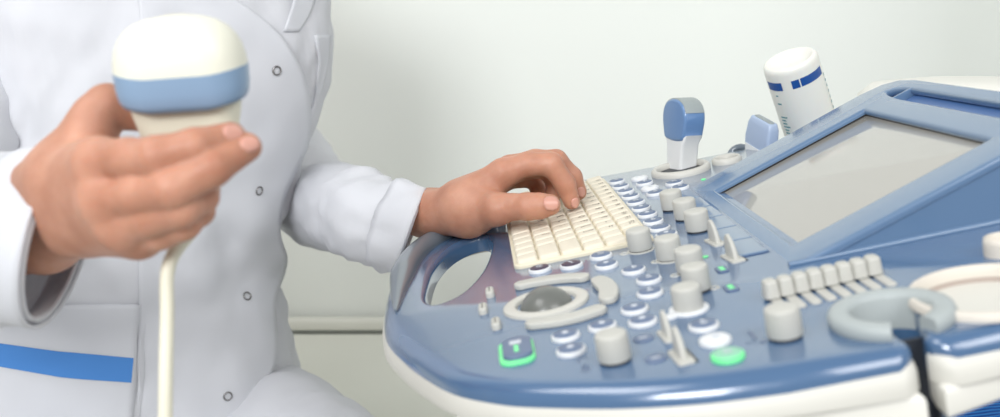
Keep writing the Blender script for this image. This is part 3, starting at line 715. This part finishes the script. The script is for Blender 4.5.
# ================================================================== BLUE CLOTH, COUCH
cv, cf = [], []
cx0, cx1, cy0, cy1, cz = .30, .60, .50, .99, .6005
n1, n2 = 30, 24
def clz(x, y): return .010 + .0025 * math.sin(x * 60 + y * 9) + .004 * noise.noise(Vector((x * 9, y * 9, 0)))
for sgn in (1, 0):
    for i in range(n1 + 1):
        for j in range(n2 + 1):
            x = cx0 + (cx1 - cx0) * i / n1 - .01; y = cy0 + (cy1 - cy0) * j / n2 - .02
            e = min(i, n1 - i, j, n2 - j); z = cz + (clz(x, y) * min(1, .35 + e / 3) if sgn else 0)
            cv.append((x, y, z))
m_ = (n1 + 1) * (n2 + 1)
for s in (0, 1):
    for i in range(n1):
        for j in range(n2):
            q = [s * m_ + i * (n2 + 1) + j, s * m_ + (i + 1) * (n2 + 1) + j, s * m_ + (i + 1) * (n2 + 1) + j + 1, s * m_ + i * (n2 + 1) + j + 1]
            cf.append(q)
ed = [i * (n2 + 1) for i in range(n1 + 1)] + [n1 * (n2 + 1) + j for j in range(1, n2 + 1)] + [i * (n2 + 1) + n2 for i in range(n1 - 1, -1, -1)] + [j for j in range(n2 - 1, 0, -1)]
for a in range(len(ed)):
    b = ed[(a + 1) % len(ed)]; cf.append((ed[a], b, b + m_, ed[a] + m_))
o = wobj('folded_cloth', cv, cf, M['bluefab'], angle=60); tag(o, 'blue ribbed cloth lying below the right end of the console', 'cloth')
# couch
CH = empty('examination_couch', (-.9, 1.2, 0), 'cream upholstered examination couch along the wall behind the seated person', 'couch')
boxW('couch_pad', -2.3, -.05, .88, WALL_Y - .03, .38, .468, M['couch'], CH, .03)
boxW('couch_base', -2.2, -.10, .96, WALL_Y - .06, .10, .38, M['cream'], CH, .02)
for x in (-2.1, -1.1, -.16):
    for y in (1.0, WALL_Y - .1):
        v, f = lathe([(.02, 0), (.022, .004), (.022, .1)], 20); link('leg', lmesh('leg', v, f), Matrix.Translation((x, y, 0)), CH, M['steel'])
v, f = rbox(2.2, .022, .020, .008, .008); 
link('couch_rail', lmesh('couch_rail', v, f), Matrix.Translation((-1.17, WALL_Y - .022, .4685)), CH, M['couch'])

# ================================================================== PERSON
# ---- signed distance body pieces, meshed by surface nets
def rcone(p, a, b, ra, rb):
    a = np.array(a, np.float32); b = np.array(b, np.float32); ba = b - a; L2 = float(ba @ ba) + 1e-12
    pa = p - a; t = np.clip((pa @ ba) / L2, 0, 1)
    d = np.sqrt(((pa - t[..., None] * ba) ** 2).sum(-1))
    return d - (ra + (rb - ra) * t)
def ellip(p, c, ax3, r3):
    q = p - np.array(c, np.float32); l = [np.array(x, np.float32) for x in ax3]
    k = np.stack([(q @ l[i]) / r3[i] for i in range(3)], -1); k0 = np.sqrt((k * k).sum(-1)) + 1e-9
    k2 = np.stack([(q @ l[i]) / r3[i] ** 2 for i in range(3)], -1); k1 = np.sqrt((k2 * k2).sum(-1)) + 1e-9
    return k0 * (k0 - 1) / k1
def smin(a, b, k):
    h = np.clip(.5 + .5 * (b - a) / k, 0, 1); return b + (a - b) * h - k * h * (1 - h)
def snet(fn, lo, hi, h):
    ax = [np.arange(lo[i], hi[i] + h, h, dtype=np.float32) for i in range(3)]
    G = np.stack(np.meshgrid(*ax, indexing='ij'), -1)
    S = np.empty(G.shape[:3], np.float32)
    for i in range(0, G.shape[0], 16): S[i:i + 16] = fn(G[i:i + 16])
    ins = S < 0; nx, ny, nz = S.shape
    cnt = np.zeros((nx - 1, ny - 1, nz - 1), np.int8)
    cs = [(i, j, k) for i in (0, 1) for j in (0, 1) for k in (0, 1)]
    def sl(A, c): return A[c[0]:nx - 1 + c[0], c[1]:ny - 1 + c[1], c[2]:nz - 1 + c[2]]
    for c in cs: cnt += sl(ins, c)
    act = (cnt > 0) & (cnt < 8); idx = np.argwhere(act)
    pos = np.zeros((len(idx), 3)); wt = np.zeros(len(idx))
    for a in cs:
        for d in range(3):
            if a[d] == 1: continue
            b = list(a); b[d] = 1
            va = S[idx[:, 0] + a[0], idx[:, 1] + a[1], idx[:, 2] + a[2]]; vb = S[idx[:, 0] + b[0], idx[:, 1] + b[1], idx[:, 2] + b[2]]
            m = (va < 0) != (vb < 0); t = np.where(m, va / np.where(m, va - vb, 1), 0)
            q = idx + np.array(a); q = q.astype(float); q[:, d] += t
            pos += q * m[:, None]; wt += m
    pos = pos / wt[:, None] * h + np.array(lo)
    im = -np.ones(act.shape, np.int64); im[act] = np.arange(len(idx))
    faces = []
    for d in range(3):
        e = [1, 1, 1]; A = ins[:-1 if d == 0 else None, :-1 if d == 1 else None, :-1 if d == 2 else None]
        B = ins[1 if d == 0 else 0:, 1 if d == 1 else 0:, 1 if d == 2 else 0:]
        w = np.argwhere(A != B); o1, o2 = [(1, 2), (2, 0), (0, 1)][d]
        ok = (w[:, o1] > 0) & (w[:, o2] > 0) & (w[:, o1] < S.shape[o1] - 1) & (w[:, o2] < S.shape[o2] - 1); w = w[ok]
        def g(x, y):
            q = w.copy(); q[:, o1] -= x; q[:, o2] -= y; return im[q[:, 0], q[:, 1], q[:, 2]]
        Q = np.stack([g(1, 1), g(0, 1), g(0, 0), g(1, 0)], -1)
        sgn = A[w[:, 0], w[:, 1], w[:, 2]]
        Q[~sgn] = Q[~sgn][:, ::-1]; faces.append(Q)
    return pos, np.concatenate(faces)
def hand_fn(H):
    def fn(p):
        d = None
        for (a, b, ra, rb, k) in H['palm']:
            q = rcone(p, a, b, ra, rb); d = q if d is None else smin(d, q, k)
        fing = None
        for chain in H['fingers']:
            c = None
            for i in range(len(chain) - 1):
                q = rcone(p, chain[i][0], chain[i + 1][0], chain[i][1], chain[i + 1][1]); c = q if c is None else smin(c, q, .003)
            for (ctr, rad) in H.get('joints', []): pass
            fing = c if fing is None else np.minimum(fing, c)
        d = smin(d, fing, H.get('k', .004))
        return d
    return fn
def ch(*js, f=.95): return [(tuple(J(x, y, d)), r * f) for x, y, d, r in js]
def pl(a, b, ra, rb, k=.012): return (tuple(J(*a)), tuple(J(*b)), ra, rb, k)
LH = dict(
  palm=[pl((325, 203, 1.15), (424, 214, .835), .026, .0182), pl((325, 203, 1.16), (428, 212, .855), .026, .0172),
        pl((424, 214, .832), (470, 205, .80), .0184, .0190), pl((428, 212, .855), (478, 200, .84), .0180, .0170),
        pl((465, 203, .80), (503, 173, .79), .0185, .0122), pl((465, 200, .815), (510, 170, .815), .018, .0120), pl((465, 204, .835), (508, 173, .838), .017, .0115), pl((465, 210, .85), (502, 180, .858), .016, .0105),
        pl((440, 217, .82), (468, 213, .80), .0150, .0170), pl((468, 215, .798), (497, 209, .772), .0170, .0135)],
  fingers=[ch((503, 173, .79, .0120), (528, 164, .787, .0106), (551, 164, .785, .0102), (565, 184, .788, .0090), (571.5, 201, .792, .0076)),
           ch((510, 169, .815, .0122), (535, 161.5, .815, .0108), (556, 161, .815, .0102), (572, 177, .818, .0090), (578.5, 192, .820, .0076)),
           ch((508, 172, .838, .0115), (530, 168, .84, .0100), (548, 169, .842, .0094), (556, 186, .842, .0084), (552, 197, .838, .0074)),
           ch((502, 180, .858, .0105), (520, 178, .86, .0090), (533, 179, .862, .0084), (540, 192, .86, .0076), (534, 200, .856, .0068)),
           ch((497, 209, .772, .0138), (512, 207, .766, .0112), (528, 206.5, .758, .0114), (540, 206, .754, .0106), (550, 205, .750, .0090))], k=.0045)
RH = dict(
  palm=[pl((-130, 262, .77), (40, 196, .535), .036, .0195), pl((-130, 268, .77), (46, 238, .535), .034, .0180),
        pl((40, 196, .535), (70, 180, .50), .0190, .0185), pl((46, 238, .535), (84, 218, .50), .0175, .0175),
        pl((66, 182, .50), (99, 163, .458), .0180, .0128), pl((74, 196, .50), (106, 199, .455), .0175, .0125), pl((80, 212, .50), (122, 225, .458), .0165, .0120), pl((84, 222, .505), (140, 236, .468), .0155, .0110),
        pl((58, 182, .515), (90, 134, .497), .0175, .0138)],
  fingers=[ch((99, 163, .457, .0126), (128, 159, .444, .0102), (158, 157, .435, .0101), (195, 147, .436, .0090), (231, 137, .449, .0076)),
           ch((106, 200, .454, .0126), (138, 195, .442, .0102), (172, 189, .433, .0100), (212, 168, .436, .0090), (247, 147, .450, .0074)),
           ch((122, 226, .457, .0118), (150, 217, .446, .0098), (180, 208, .440, .0095), (201, 197, .452, .0084), (206, 190, .474, .0074)),
           ch((140, 236, .468, .0108), (160, 232, .457, .0088), (183, 223, .452, .0085), (199, 211, .463, .0076), (202, 205, .482, .0068)),
           ch((90, 132, .497, .0136), (96, 117, .498, .0124), (108, 106, .501, .0120), (127, 110, .506, .0108), (143, 116, .509, .0092))], k=.0045)
SHL = J(242, -35, 1.2); SHR = J(-40, -70, 1.02)        # shoulders
ELL = J(298, 200, 1.25); ELR = J(-130, 262, .78)
HIP = J(150, 400, 1.14)
def body_fn(p):
    d = ellip(p, HIP + Vector((0, 0, .03)), (( .82, .57, 0), (-.57, .82, 0), (0, 0, 1)), (.155, .11, .12))
    ctr = (SHL + SHR) / 2
    d = smin(d, ellip(p, ctr + Vector((-.01, .0, -.16)), ((.82, .57, 0), (-.57, .82, 0), (0, 0, 1)), (.14, .095, .24)), .06)
    d = smin(d, rcone(p, ctr + (SHL - ctr) * .8, ctr + (SHR - ctr) * .8, .045, .045), .05)
    d = smin(d, rcone(p, SHL * .9 + ctr * .1, ELL, .034, .028), .03); d = smin(d, rcone(p, SHR * .9 + ctr * .1, ELR, .04, .034), .03)
    nk = ctr + Vector((.01, -.01, .03))
    d = smin(d, rcone(p, nk, nk + Vector((.015, -.02, .10)), .052, .048), .03)
    hc = nk + Vector((.03, -.035, .20)); fd = Vector((.57, -.80, -.12)).normalized(); sd_ = Vector((.82, .57, 0)); u_ = sd_.cross(fd) * -1
    u_ = fd.cross(sd_) * -1 if u_.z < 0 else u_
    d = smin(d, ellip(p, hc, (sd_, fd, u_), (.073, .09, .10)), .02)
    d = smin(d, ellip(p, hc + fd * .025 - u_ * .06, (sd_, fd, u_), (.052, .06, .055)), .02)
    d = smin(d, rcone(p, hc + fd * .088 + u_ * .015, hc + fd * .108 - u_ * .022, .009, .013), .010)
    for s in (-1, 1):
        d = smin(d, ellip(p, hc + sd_ * (.074 * s) - u_ * .01, (sd_, fd, u_), (.010, .018, .030)), .004)
    for s in (0, 1):
        kn = KN[s]; hp = HIPS[s]
        d = smin(d, rcone(p, hp, kn, .07, .05), .03); d = smin(d, rcone(p, kn, AN[s], .048, .036), .02)
        d = smin(d, rcone(p, AN[s] + Vector((0, 0, -.02)), AN[s] + Vector((.08, -.11, -.05)), .036, .028), .02)
    return d
HIPS = [J(258, 428, 1.15), J(60, 470, 1.10)]
KN = [Vector((-.115, .80, .53)), Vector((-.38, .66, .53))]
AN = [Vector((-.14, .86, .09)), Vector((-.42, .74, .09))]
parts = []
def bounds(H, r0=.04):
    A = [x for q in H['palm'] for x in (q[0], q[1])] + [j[0] for c in H['fingers'] for j in c]
    A = np.array(A); return A.min(0) - r0, A.max(0) + r0
for H, h in ((LH, .0015), (RH, .00125)):
    lo, hi = bounds(H, .02)
    vv, ff = snet(hand_fn(H), lo, hi, h); parts.append((vv, ff))
allp = np.array([tuple(x) for x in HIPS + KN + AN + [SHL, SHR, ELL, ELR]])
vv, ff = snet(body_fn, allp.min(0) - .13, np.array([allp[:, 0].max() + .13, allp[:, 1].max() + .13, 1.46]), .012)
parts.append((vv, ff))
V = np.concatenate([p[0] for p in parts]); o_ = 0; Fs = []
for p in parts: Fs.append(p[1] + o_); o_ += len(p[0])
Fs = np.concatenate(Fs)
PE = empty('person', (HIP.x, HIP.y, 0), 'seated person in a white buttoned coat holding a probe and typing', 'person')
body = wobj('body', V, Fs.tolist(), M['skin'], PE, angle=180, fix=False)
sm = body.modifiers.new('smooth', 'SMOOTH'); sm.factor = .5; sm.iterations = 1
# hair (out of the picture)
ctr = (SHL + SHR) / 2; hc = ctr + Vector((.04, -.045, .23)); fd = Vector((.57, -.80, -.12)).normalized(); sd_ = Vector((.82, .57, 0))
def hair_fn(p):
    u_ = sd_.cross(fd); u_ = u_ if u_.z > 0 else -u_
    d = ellip(p, hc - fd * .014 + u_ * .012, (sd_, fd, u_), (.084, .092, .106)); cut = ((p - np.array(hc + fd * .03 + u_ * .03, np.float32)) @ np.array(fd + u_ * -.35, np.float32))
    return np.maximum(d, cut)
vv, ff = snet(hair_fn, np.array(hc) - .16, np.array(hc) + .16, .008); wobj('hair', vv, ff.tolist(), M['hair'], PE, angle=180, fix=False)
# fingernails
def nail(p, nrm, along, w, l):
    nrm = nrm.normalized(); along = (along - nrm * along.dot(nrm)).normalized(); sdv = nrm.cross(along)
    V, Fc = [], []; n, m = 6, 6
    for i in range(n + 1):
        for j in range(m + 1):
            x = (i / n - .5) * 2; y = (j / m - .5) * 2; k = math.sqrt(max(0, 1 - abs(y) ** 4))
            X = x * w / 2 * (.55 + .45 * k); Y = y * l / 2 * (1 - .12 * x * x)
            V.append(p + sdv * X + along * Y + nrm * (-(x * x) * w * .16))
    for i in range(n):
        for j in range(m): Fc.append((i * (m + 1) + j, (i + 1) * (m + 1) + j, (i + 1) * (m + 1) + j + 1, i * (m + 1) + j + 1))
    o = wobj('fingernail', V, Fc, M['nail'], PE, angle=180); so = o.modifiers.new('s', 'SOLIDIFY'); so.thickness = .0005
tocam = lambda p: (CAM - p).normalized()
bvh_body = BVHTree.FromPolygons([Vector(v) for v in V.tolist()], Fs.tolist())
def hit(px, py, bvh):
    r = ray(px, py).normalized(); h = bvh.ray_cast(CAM, r)
    return h[0], h[1]
for (x, y, ax_, w, l) in ((551.5, 203, RT * 1 + UP * .05, .0115, .0125), (233.5, 132.5, RT * 1 + UP * .3, .0085, .0105), (250, 143.5, RT * 1 + UP * .55, .0080, .0100), (575.5, 203, RT * .35 - UP * 1, .0075, .0095), (581.5, 192, RT * .3 - UP * 1, .0070, .0090)):
    h = hit(x, y, bvh_body)
    if h[0] is not None: nail(h[0] + h[1] * .0006, h[1], ax_, w, l)

# ---- clothing: lofts with wrinkles
def fbm(v, o=3): return noise.fractal(v, 1.0, 2.0, o)
# coat torso: rings by height: (py on the right silhouette, px of silhouette, depth)
FD = Vector((math.sin(R(33)), -math.cos(R(33)), 0)); SDV = Vector((math.cos(R(33)), math.sin(R(33)), 0))
sil = [(-95, 275, .165, .085), (-60, 312, .185, .105), (0, 326, .188, .116), (36, 331, .186, .120), (75, 326, .184, .121), (110, 315, .181, .119), (145, 301, .177, .117), (180, 284, .174, .116), (215, 274, .172, .116), (250, 260, .170, .118), (285, 253, .172, .121), (320, 262, .178, .128), (350, 272, .185, .134), (385, 280, .192, .140), (420, 284, .198, .146), (470, 284, .200, .148)]
DT = 1.06
rings = []
for py, px, a, b in sil:
    p = J(px, py, DT); ext = math.sqrt((a * SDV.x) ** 2 + (b * FD.x) ** 2)
    rings.append((p.x - ext, p.y, p.z, a, b))
rings.sort(key=lambda r: r[2])
rz = catmull([Vector((r[0], r[2], r[3])) for r in rings], 6); rb = catmull([Vector((r[4], r[1], 0)) for r in rings], 6)
NA = 128
def torso_disp(z, a, x):
    # horizontal pull folds around the waist plus soft vertical drape
    q = Vector((a * 1.6, z * 9 + math.sin(a * 2) * .6, 1.3)); d = .0080 * fbm(q)
    q2 = Vector((a * 3.5 + z * 4, z * 26 - a * 2.2, 7.7)); w = math.exp(-((z - .76) / .13) ** 2)
    d += .0085 * w * fbm(q2, 2)
    d += .0040 * noise.noise(Vector((a * 7, z * 30 + a * 6, 3)))
    return d
Y0 = 1.06
TV, TFc = [], []
yb = J(300, 200, DT).y
for i, (r, s) in enumerate(zip(rz, rb)):
    for k in range(NA):
        a = 2 * math.pi * k / NA; cx_, z, aw = r.x, r.y, r.z; bw = s.x
        ca, sa = math.cos(a), math.sin(a)
        e = .88; X = aw * math.copysign(abs(ca) ** e, ca); Yd = bw * math.copysign(abs(sa) ** e, sa)
        p = Vector((cx_, yb, z)) + SDV * X + FD * Yd
        dn = (SDV * (ca / aw) + FD * (sa / bw)).normalized()
        TV.append(p + dn * torso_disp(z, a, X))
for i in range(len(rz) - 1):
    for k in range(NA): TFc.append((i * NA + k, i * NA + (k + 1) % NA, (i + 1) * NA + (k + 1) % NA, (i + 1) * NA + k))
coat = wobj('coat', TV, TFc, M['coat'], PE, angle=180)
so = coat.modifiers.new('thick', 'SOLIDIFY'); so.thickness = .002; so.offset = -1
coat['label'] = 'white cotton medical coat'
TB = BVHTree.FromPolygons([Vector(v) for v in TV], TFc)
def patch(name, rowsL, rowsR, ys, off0, off1, m, parent, nx=20, thick=.0016, curl=None, ease=1.0):
    """cloth layer lying on the coat between two edges; off0/off1 = height over the coat at its left/right edge"""
    Vp, Fp = [], []
    for j, y in enumerate(ys):
        for i in range(nx + 1):
            t = i / nx; x = rowsL[j] + (rowsR[j] - rowsL[j]) * t
            h = hit(x, y, TB)
            if h[0] is None:
                # past the silhouette: carry on from the last point
                p = Vp[-1] + (Vp[-1] - Vp[-2]) if len(Vp) > 1 else J(x, y, 1.0); Vp.append(p); continue
            nn = h[1] if h[1].dot(CAM - h[0]) > 0 else -h[1]
            Vp.append(h[0] + nn * (off0 + (off1 - off0) * t ** ease))
    n = nx + 1; m_r = len(ys)
    for it in range(6):
        Q = [v.copy() for v in Vp]
        for j in range(1, m_r - 1):
            for i in range(n):
                a = Q[(j - 1) * n + i] + Q[(j + 1) * n + i]; c = Q[j * n + i]
                Vp[j * n + i] = c * .5 + (a + Q[j * n + i - 1] + Q[j * n + i + 1]) * .125 if 0 < i < nx else c * .5 + a * .25
    for j in range(len(ys) - 1):
        for i in range(nx): Fp.append((j * n + i, j * n + i + 1, (j + 1) * n + i + 1, (j + 1) * n + i))
    o = wobj(name, Vp, Fp, m, parent, angle=180); s = o.modifiers.new('thick', 'SOLIDIFY'); s.thickness = thick; s.offset = 0
    return o, Vp, Fp
def interp(tab, y):
    for (y0, x0), (y1, x1) in zip(tab, tab[1:]):
        if y0 <= y <= y1: return x0 + (x1 - x0) * (y - y0) / (y1 - y0)
    return tab[-1][1] if y > tab[-1][0] else tab[0][1]
flapR = [(-60, 150), (0, 229), (12, 247), (25, 264), (37, 279), (50, 288), (68, 297), (86, 303), (110, 306), (140, 304), (160, 296), (175, 286), (195, 279), (212, 275), (230, 275), (257, 280), (278, 279), (302, 270), (330, 271), (355, 273), (368, 272), (378, 263), (388, 254), (400, 254), (440, 260)]
flapL = [(-60, 100), (0, 140), (440, 137)]
ys = list(np.arange(-58, 432, 5.0))
flap, FV, FF = patch('coat_flap', [interp(flapL, y) for y in ys], [interp(flapR, y) for y in ys], ys, .0012, .0075, M['coat'], PE, 30, .0022, ease=1.6)
flap['label'] = 'overlapping front flap of the coat'
FB = BVHTree.FromPolygons(FV, FF)
# inner shirt in the neck opening, other collar edge
ys2 = list(np.arange(-40, 36, 4.0))
patch('collar', [interp([(-40, 300), (0, 292), (18, 287), (34, 281.5)], y) for y in ys2], [interp([(-40, 312), (0, 316), (18, 309), (34, 297)], y) for y in ys2], ys2, .0026, .0004, M['coat'], PE, 8, .0008)
# breast pocket
ys3 = list(np.arange(35, 128, 4.0))
patch('breast_pocket', [interp([(35, 314), (60, 318), (100, 314), (128, 304)], y) for y in ys3], [interp([(35, 329), (60, 327.5), (90, 320), (128, 306)], y) for y in ys3], ys3, .0012, .0020, M['coat'], PE, 6, .0022)
# hip pocket with blue stripe
ys4 = list(np.arange(304, 432, 5.0))
pk_, PV, PFc = patch('hip_pocket', [-70 for y in ys4], [interp([(304, 139), (432, 132)], y) for y in ys4], ys4, .0032, .0032, M['coat'], PE, 26, .002)
PB = BVHTree.FromPolygons(PV, PFc)
Vp, Fp = [], []
nx, ny = 30, 5
for i in range(nx + 1):
    t = i / nx; x = -66 + (133.5 + 66) * t
    yt = interp([(-70, 337), (0, 343), (60, 351), (134, 358)], x); ybm = interp([(-70, 352), (0, 366), (60, 377), (80, 379), (134, 382.5)], x)
    for j in range(ny + 1):
        y = yt + (ybm - yt) * j / ny; xx = x - 2.5 * (j / ny) * t
        h = hit(xx, y, PB)
        if h[0] is None: h = (J(xx, y, 1.0), -FW)
        nn = h[1] if h[1].dot(CAM - h[0]) > 0 else -h[1]
        Vp.append(h[0] + nn * .0016)
for i in range(nx):
    for j in range(ny): Fp.append((i * (ny + 1) + j, (i + 1) * (ny + 1) + j, (i + 1) * (ny + 1) + j + 1, i * (ny + 1) + j + 1))
o = wobj('pocket_stripe', Vp, Fp, M['stripe'], pk_, angle=180); o['label'] = 'bright blue trim stripe'
# snaps
tor = []
def torus(r, m, n=28, k=10):
    V, Fc = [], []
    for i in range(n):
        a = 2 * math.pi * i / n
        for j in range(k):
            b = 2 * math.pi * j / k; V.append(((r + m * math.cos(b)) * math.cos(a), (r + m * math.cos(b)) * math.sin(a), m * math.sin(b)))
    for i in range(n):
        for j in range(k): Fc.append((i * k + j, ((i + 1) % n) * k + j, ((i + 1) % n) * k + (j + 1) % k, i * k + (j + 1) % k))
    return V, Fc
snap_me = lmesh('snap_button', *torus(.0043, .0009), 60)
for x, y in ((276, 70.5), (258.3, 190.5), (246.5, 296.5), (227.5, 396)):
    h = hit(x, y, FB)
    if h[0] is None: continue
    nn = h[1] if h[1].dot(CAM - h[0]) > 0 else -h[1]
    link('snap_button', snap_me, Matrix.Translation(h[0] + nn * .0018) @ nn.to_track_quat('Z', 'Y').to_matrix().to_4x4(), PE, M['chrome'])
# sleeves
def sleeve(name, path, rads, sub, folds, cuffn=None, flat=1.0, seed=0, m='coat', shear=0):
    pts = catmull(path, sub); rr_ = catmull([Vector((r, r, 0)) for r in rads], sub); n = 56; V, Fc = [], []
    up = Vector((0, 0, 1)); L = len(pts); acc = 0; x = None
    for i, p in enumerate(pts):
        t = (pts[min(i + 1, L - 1)] - pts[max(i - 1, 0)]).normalized()
        if cuffn is not None:
            w = max(0, (i / (L - 1) - .72) / .28); t = (t * (1 - w) + cuffn * w).normalized()
        x = Vector((.6, .8, 0)) if x is None else x; x = (x - t * x.dot(t)).normalized()
        y = t.cross(x)
        if i: acc += (pts[i] - pts[i - 1]).length
        for k in range(n):
            a = 2 * math.pi * k / n; r = rr_[i].x
            f = folds * (fbm(Vector((math.cos(a) * 1.4 + seed, math.sin(a) * 1.4, acc * 22))) * .9 + .8 * noise.noise(Vector((math.cos(a) * 2.2, math.sin(a) * 2.2 + seed, acc * 48 + a))))
            f *= min(1, (L - 1 - i) / (L * .12) + .12)
            V.append(p + x * ((r + f) * math.cos(a)) + y * ((r * flat + f) * math.sin(a)))
    for i in range(L - 1):
        for k in range(n): Fc.append((i * n + k, i * n + (k + 1) % n, (i + 1) * n + (k + 1) % n, (i + 1) * n + k))
    o = wobj(name, V, Fc, M[m], PE, angle=180); s = o.modifiers.new('thick', 'SOLIDIFY'); s.thickness = .0022; s.offset = -1
    return o, pts, V, n
sl_, sp_, sv_, sn_ = sleeve('sleeve', [SHL + Vector((-.03, .02, .02)), J(245, 80, 1.25), J(306, 190, 1.24), J(352, 210, 1.04), J(376, 222, .90), J(411, 231, .838)], [.066, .054, .058, .049, .041, .0365], 12, .0052, (RT * 1 + UP * -.36 + FW * .05).normalized(), 1.0, 3)
sr_, spr_, svr_, snr_ = sleeve('sleeve', [SHR + Vector((.02, .02, .03)), J(-42, 60, .94), J(-62, 200, .86), J(-70, 262, .74), J(-25, 238, .63), J(60, 236, .532)], [.078, .066, .058, .052, .050, .0490], 12, .0050, (RT * 1 + UP * -.22 + FW * .12).normalized(), 1.0, 11)
def cuff(pts, V, n, w, name='cuff'):
    # folded band on the last stretch of a sleeve
    L = len(pts); i0 = L - 1; acc = 0
    while acc < w and i0 > 0: acc += (pts[i0] - pts[i0 - 1]).length; i0 -= 1
    Vp, Fp = [], []; rows_ = list(range(i0, L))
    for i in rows_:
        c = sum((Vector(V[i * n + k]) for k in range(n)), Vector()) / n
        for k in range(n):
            q = Vector(V[i * n + k]); Vp.append(q + (q - c).normalized() * .0022)
    c = sum((Vector(q) for q in Vp[-n:]), Vector()) / n
    for i in range(len(rows_) - 1):
        for k in range(n): Fp.append((i * n + k, i * n + (k + 1) % n, (i + 1) * n + (k + 1) % n, (i + 1) * n + k))
    o = wobj(name, Vp, Fp, M['coat'], PE, angle=180); s = o.modifiers.new('thick', 'SOLIDIFY'); s.thickness = .0018; s.offset = 1
cuff(sp_, sv_, sn_, .028); cuff(spr_, svr_, snr_, .06)
# trousers, shoes
for s in (0, 1):
    sleeve('trouser_leg', [HIPS[s] + Vector((-.02, .02, .0)), HIPS[s].lerp(KN[s], .5) + Vector((0, 0, .012)), KN[s] + Vector((0, 0, .0)), KN[s].lerp(AN[s], .5) + Vector((.01, -.0, 0)), AN[s] + Vector((0, 0, .01))], [.086, .080, .072, .066, .06], 10, .005, None, 1.0, 20 + s * 5)
    a = AN[s]; d = Vector((.57, -.82, 0)); sdx = Vector((.82, .57, 0)); L = []
    for t, w, h in ((-.07, .024, .05), (-.05, .036, .075), (0, .040, .085), (.05, .042, .07), (.11, .046, .05), (.16, .040, .04), (.185, .022, .028)):
        L.append([a + d * t + sdx * (w * math.cos(b)) + Vector((0, 0, -a.z + h * .5 + h * .5 * math.sin(b))) for b in [2 * math.pi * k / 20 for k in range(20)]])
    V_, F_ = stack(L); wobj('shoe', V_, F_, M['shoe'], PE, angle=60)

# ================================================================== LIGHT, CAMERA
def area(name, loc, to, sx, sy, power, col=(1, 1, 1)):
    l = bpy.data.lights.new(name, 'AREA'); l.shape = 'RECTANGLE'; l.size = sx; l.size_y = sy; l.energy = power; l.color = col
    o = bpy.data.objects.new(name, l); COL.objects.link(o); o.location = loc
    o.rotation_euler = (Vector(to) - Vector(loc)).to_track_quat('-Z', 'Y').to_euler(); return o
area('window_light', (-.85, -1.5, 1.95), (-.1, 1.1, .8), .9, .8, 34, (.97, .985, 1))
area('fill_light', (-1.2, .1, 2.55), (-.2, 1.0, .8), 1.0, .9, 12, (1, .995, .985))  # unseen upper left fill, no fixture modelled
area('fill_light', (1.0, -.9, 2.3), (.15, .8, .8), 1.2, 1.0, 17, (1, .995, .985))  # added front-right fill to brighten side faces, no fixture there
w = bpy.data.worlds.new('World'); SC.world = w; w.use_nodes = True
bg = w.node_tree.nodes['Background']; bg.inputs['Color'].default_value = (.95, .975, 1, 1); bg.inputs['Strength'].default_value = .33
cam = bpy.data.cameras.new('Camera'); co = bpy.data.objects.new('Camera', cam); COL.objects.link(co)
cam.sensor_fit = 'HORIZONTAL'; cam.sensor_width = 36; cam.lens = F * 36 / 1000; cam.clip_start = .02
co.matrix_world = frame(RT, UP, -FW, CAM)
cam.dof.use_dof = True; cam.dof.focus_distance = .80; cam.dof.aperture_fstop = 6.0
SC.camera = co
SC.view_settings.view_transform = 'Standard'; SC.view_settings.look = 'None'; SC.view_settings.exposure = .35; SC.view_settings.gamma = 1
SC.view_settings.use_curve_mapping = False
